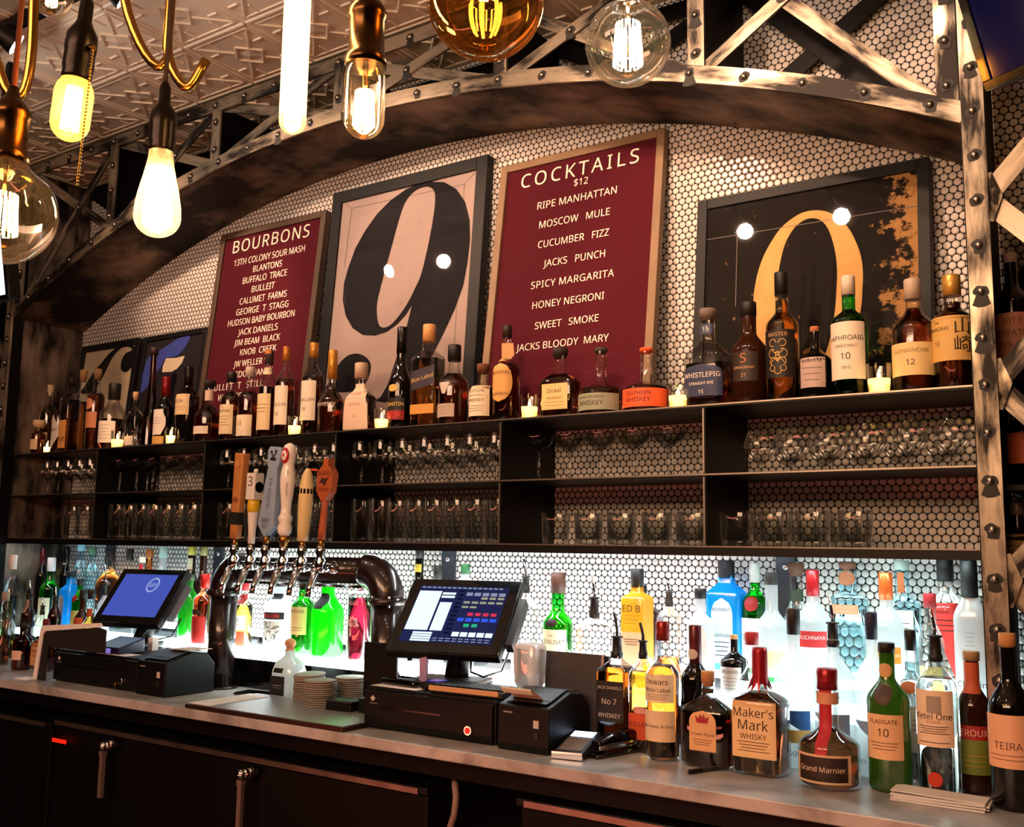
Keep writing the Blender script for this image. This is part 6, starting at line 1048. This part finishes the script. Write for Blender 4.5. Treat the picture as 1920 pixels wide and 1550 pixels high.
tag(obj('paper_cube',MB().box(-3.06,-3.035,-.38,-.355,1.0325,1.075),'white_paper'),'small white note block below the first monitor','paper')
tag(obj('menu_stand',MB().box(-2.055,-1.93,-.376,-.368,.9255,1.125),'black_plastic',bevel=.002),'black menu stand between the pipe column and the second monitor','stand')
# ------------------------------------------------------------------ pendant lamps
emat('filament','ffb45a',FIL); emat('filament_hot','ffd9a0',FIL*1.3)
def pendant(name,lab,bulb,z0,x,y,top_z,sock,glass,fil,chain=False,cord_to=None,lean=(0,0)):
    """origin at the bulb's lowest point; bulb = profile from bottom to neck; fil=(z0,z1,radius,rods,strength material)"""
    t=thing('pendant_bulb',lab,'pendant lamp',(x,y,z0),(lean[0],lean[1],0),'filament pendant bulbs')
    obj('bulb_glass',MB().lathe(bulb,40,caps=(False,False)),glass,t)
    f0,f1,fr,n,fm=fil; m=MB(); P=[]
    for i in range(n):
        a=2*PI*i/n;b=a+PI/n
        m.tube([(fr*.82*math.cos(a),fr*.82*math.sin(a),f1),(fr*math.cos(a),fr*math.sin(a),f0),(fr*math.cos(b),fr*math.sin(b),f0),(fr*.82*math.cos(b),fr*.82*math.sin(b),f1)],.0013,6)
    obj('filament',m,fm,t)  # cage drawn oversized to imitate the blown-out glow of the bulb
    zn=bulb[-1][1]
    obj('glass_stem',MB().lathe([(.0025,f1*.99),(.003,zn-.015),(.008,zn)],14),'clear_glass',t)
    obj('stem_wire',MB().tube([(.003,0,f1),(.003,0,zn)],.0006,5).tube([(-.003,0,f1),(-.003,0,zn)],.0006,5),'brass',t)
    sm,kind=sock;rn=max(.016,bulb[-1][0])
    if kind=='ring': pr_=[(rn*1.28,zn-.012),(rn*1.32,zn-.006),(rn*1.28,zn),(rn*1.13,zn+.002),(rn*1.10,zn+.042),(rn*1.2,zn+.045),(rn*1.2,zn+.052),(rn*1.0,zn+.060),(rn*.7,zn+.066),(.008,zn+.074),(.006,zn+.084)]
    else: pr_=[(rn*1.02,zn-.004),(rn*1.1,zn),(rn*1.05,zn+.006),(rn*1.14,zn+.012),(rn*1.10,zn+.03),(rn*1.16,zn+.034),(rn*1.12,zn+.052),(rn*.7,zn+.064),(.0085,zn+.07),(.008,zn+.092),(.005,zn+.1)]
    so=obj('socket',MB().lathe(pr_,28),sm,t)
    zt=pr_[-1][1]
    path=[(0,0,zt-.004),(0,0,(zt+top_z-z0)/2),(0,0,top_z-z0)] if not cord_to else [(0,0,zt-.004)]+cord_to
    obj('cord',MB().tube(path,.0034,8),pmat('cord_brown','5a2c18',.8) if sm!='dark_socket' else pmat('cord_dark','2a1a14',.8),t)
    if chain:
        c=obj('switch',MB().cyl((rn*1.0,0,zn+.035),(rn*1.75,0,zn+.032),.0035,8),'old_brass',so); ch=MB()
        for k in range(40): ch.sphere((rn*1.7+.0006*k*.3,0,zn+.029-.0042*k),.0017,6,5)
        obj('pull_chain',ch,'brass',so)
    return t
def prof_globe(R,neck=.0165,nl=.022):
    a=math.asin(neck/R);P=[(max(.0006,R*math.sin(t)),R-R*math.cos(t)) for t in [(.01+(PI-a-.02)*i/22) for i in range(23)]]
    return P+[(neck*1.02,2*R-.004),(neck,2*R+nl)]
def prof_globe_drop(R,neck=.0165,nl=.05):
    P=[(max(.0006,R*math.sin(t)),R-R*math.cos(t)) for t in [.01+2.2*i/18 for i in range(19)]]
    z1=P[-1][1];r1=P[-1][0]
    for i in range(1,9):
        u=i/8;P.append((neck+(r1-neck)*(1-u)**1.7,z1+u*nl))
    return P
def prof_tube(R,L,neck=.0155):
    return [(max(.0006,R*math.sin(t)),R-R*math.cos(t)) for t in [.02+1.55*i/8 for i in range(9)]]+[(R,L*.45),(R,L*.74),(R*.93,L*.84),(R*.75,L*.93),(neck,L)]
def prof_st(R,L,neck=.0165):
    P=[(max(.0006,R*math.sin(t)),(R-R*math.cos(t))*.9) for t in [.02+1.6*i/9 for i in range(10)]]
    z=P[-1][1]
    for i in range(1,9):
        u=i/8;P.append((neck+(P[9][0]-neck)*(math.cos(PI*u)*.5+.5)**.9*(1-.12*u)+0,z+(L-z)*u))
    return P
CT=CZ-.002
pendant('a','amber tubular bulb in a black socket with a brass pull chain',prof_tube(.0225,.079),1.882,-1.102,-1.973,CT,('dark_socket','shell'),'yellow_bulb_glass',(.014,.066,.010,7,'filament'),chain=True,lean=(0,.12))
pendant('b','large clear globe bulb in a ringed brass socket cut by the picture edge',prof_globe_drop(.0625,.019,.036),1.733,-1.172,-2.008,CT,('old_brass','ring'),'bulb_glass',(.036,.085,.018,9,'filament'),lean=(0,.02))
pendant('c','teardrop bulb glowing white in a dark shell socket before the far arch',prof_st(.032,.128),1.829,-1.189,-1.780,CT,('dark_socket','shell'),'bloom_bulb_glass',(.018,.098,.019,10,'filament_hot'))
pendant('d','long tubular bulb glowing along its whole length',prof_tube(.0145,.30),1.843,-.786,-1.906,CT,('old_brass','ring'),'bloom_bulb_glass',(.016,.265,.0085,6,'filament_hot'))
pendant('e','clear capsule bulb with caged filament in a copper ring socket',prof_tube(.0225,.092,.0175),1.839,-.722,-1.863,CT,('old_brass','ring'),'bulb_glass',(.014,.052,.011,9,'filament'))
pendant('f','smoky amber globe bulb at the top edge before the arch',prof_globe(.0625,.018,.03),1.917,-.595,-1.818,CT,('old_brass','ring'),'amber_bulb_glass',(.070,.105,.015,6,'filament'))
pendant('g','clear round globe bulb with hot filament hanging nearest the arch crown',prof_globe(.0625,.018,.03),2.077,-.655,-1.383,CT,('old_brass','ring'),'bulb_glass',(.030,.092,.021,10,'filament_hot'))
pendant('h','small clear globe bulb at the top edge over the track spotlight',prof_globe(.040,.0165,.03),2.434,-1.823,-1.601,CT,('old_brass','ring'),'bulb_glass',(.022,.055,.010,6,'filament'))
pendant('i','clear globe bulb hanging before the switched off television',prof_globe(.0475,.0165,.03),2.350,-.229,-.78,CT,('old_brass','ring'),'bulb_glass',(.028,.07,.011,6,'filament'))
# bent brass conduit loops the cords hang from
def brass_loop(path,lab):
    P=[path[0]]
    for a,b in zip(path,path[1:]): P+= [tuple(a[k]+(b[k]-a[k])*u for k in range(3)) for u in (.5,1)]
    Q=[P[0]]+[tuple((P[i-1][k]+2*P[i][k]+P[i+1][k])/4 for k in range(3)) for i in range(1,len(P)-1)]+[P[-1]]
    tag(obj('brass_conduit',MB().tube(Q,.0078,14),'brass'),lab,'pipe','bent brass conduits between the pendant bulbs')
brass_loop([(-1.46,-1.86,CT),(-1.48,-1.825,2.288),(-1.487,-1.816,2.204),(-1.493,-1.812,2.154),(-1.502,-1.812,2.11),(-1.517,-1.82,2.095),(-1.529,-1.831,2.116),(-1.534,-1.838,2.141),(-1.552,-1.852,2.20)],'hooked brass conduit dropping behind the ringed brass socket')
brass_loop([(-1.40,-1.80,CT),(-1.367,-1.748,2.29),(-1.361,-1.734,2.232),(-1.348,-1.718,2.186),(-1.334,-1.704,2.157),(-1.322,-1.694,2.150),(-1.316,-1.690,2.165)],'slanting brass conduit with short bent end over the teardrop bulb')
brass_loop([(-1.28,-1.73,CT),(-1.300,-1.702,2.291),(-1.307,-1.696,2.224),(-1.314,-1.694,2.18),(-1.309,-1.685,2.149),(-1.298,-1.674,2.125),(-1.290,-1.667,2.119),(-1.279,-1.662,2.131),(-1.263,-1.656,2.165)],'hooked brass conduit ending in a J over the teardrop bulb')
# ------------------------------------------------------------------ track lighting
tk=thing('lighting_track','black lighting track along the tin ceiling','track',(0,-1.03,CZ)); obj('rail',MB().box(-6.0,.8,-.018,.018,-.034,-.0015),'black_plastic',tk,bevel=.002)
lamp=emat('spot_lens','fff0e0',120.0)
nmz=['farthest','second','third','fourth','fifth','nearest']
for ((p,tg,pw),n_,so_) in zip(SPOTS,nmz,SPOT_OBS):
    p=Vector(p);d=(Vector(tg)-p).normalized(); q=d.to_track_quat('-Z','Y')
    t=thing('track_spotlight','black track spotlight, %s of the row along the ceiling track'%n_,'spotlight',p,(0,0,0),'track spotlights'); t.rotation_mode='QUATERNION'; t.rotation_quaternion=q
    obj('housing',MB().lathe([(.036,.004),(.036,.012),(.026,.06),(.02,.10),(.004,.105)],24,caps=(False,True)),'black_plastic',t)
    obj('lens',MB().lathe([(.0005,.010),(.033,.010)],24,caps=(False,False)),lamp,t)
    inv=q.inverted(); e=inv@(Vector((p.x,-1.03,CZ-.036))-p); st_=Vector((0,0,.085))
    obj('yoke',MB().tube([st_,st_+(e-st_)*.5,e],.008,8),'black_plastic',t)
    so_.location=p+d*.004; 
# ------------------------------------------------------------------ televisions
def tv(lab,o,ex,ey,w_,h_,m,em=None):
    o=Vector(o);ex=Vector(ex).normalized();ey=Vector(ey);ey=(ey-ex*ey.dot(ex)).normalized();ez=ex.cross(ey)
    M=Matrix(((ex.x,ey.x,ez.x),(ex.y,ey.y,ez.y),(ex.z,ey.z,ez.z)))
    t=thing('television',lab,'television',o); t.rotation_mode='QUATERNION'; t.rotation_quaternion=M.to_quaternion()
    obj('housing',MB().box(0,w_,0,h_,-.045,-.004),'black_plastic',t,bevel=.004)
    obj('bezel',MB().box(0,w_,0,.014,-.004,.003).box(0,w_,h_-.014,h_,-.004,.003).box(0,.014,.014,h_-.014,-.004,.003).box(w_-.014,w_,.014,h_-.014,-.004,.003),'black_gloss',t,bevel=.001)
    obj('screen',MB().box(.014,w_-.014,.014,h_-.014,-.0038,-.001),m,t)
    # wall arm reaching back and up to the ceiling
    a=Vector((w_/2,h_/2,-.05)); b=M.inverted()@(Vector((o.x+.25*ex.x,o.y+.12+.25*ex.y,CZ-.002))-o); obj('mount_arm',MB().tube([a,a+Vector((0,.05,-.06)),b],.016,10),'black_plastic',t)
    return t
tv('switched off television with painted bluish reflections at the near end',(-.244,-.953,2.132),(.057,-.019,.005),(-.028,-.043,.144),.62,.42,pmat('tv_painted_sheen','05060c',.08,coat=.5,emit='1a1c80',es=.10))  # faint blue emission on the dark screen stands in for reflections
tv('lit television showing white at the far picture edge',(-3.60,-1.02,2.145),(.51,.066,.02),(.0,-.02,.126),.52,.30,emat('tv_lit','dfe8ff',4.0))
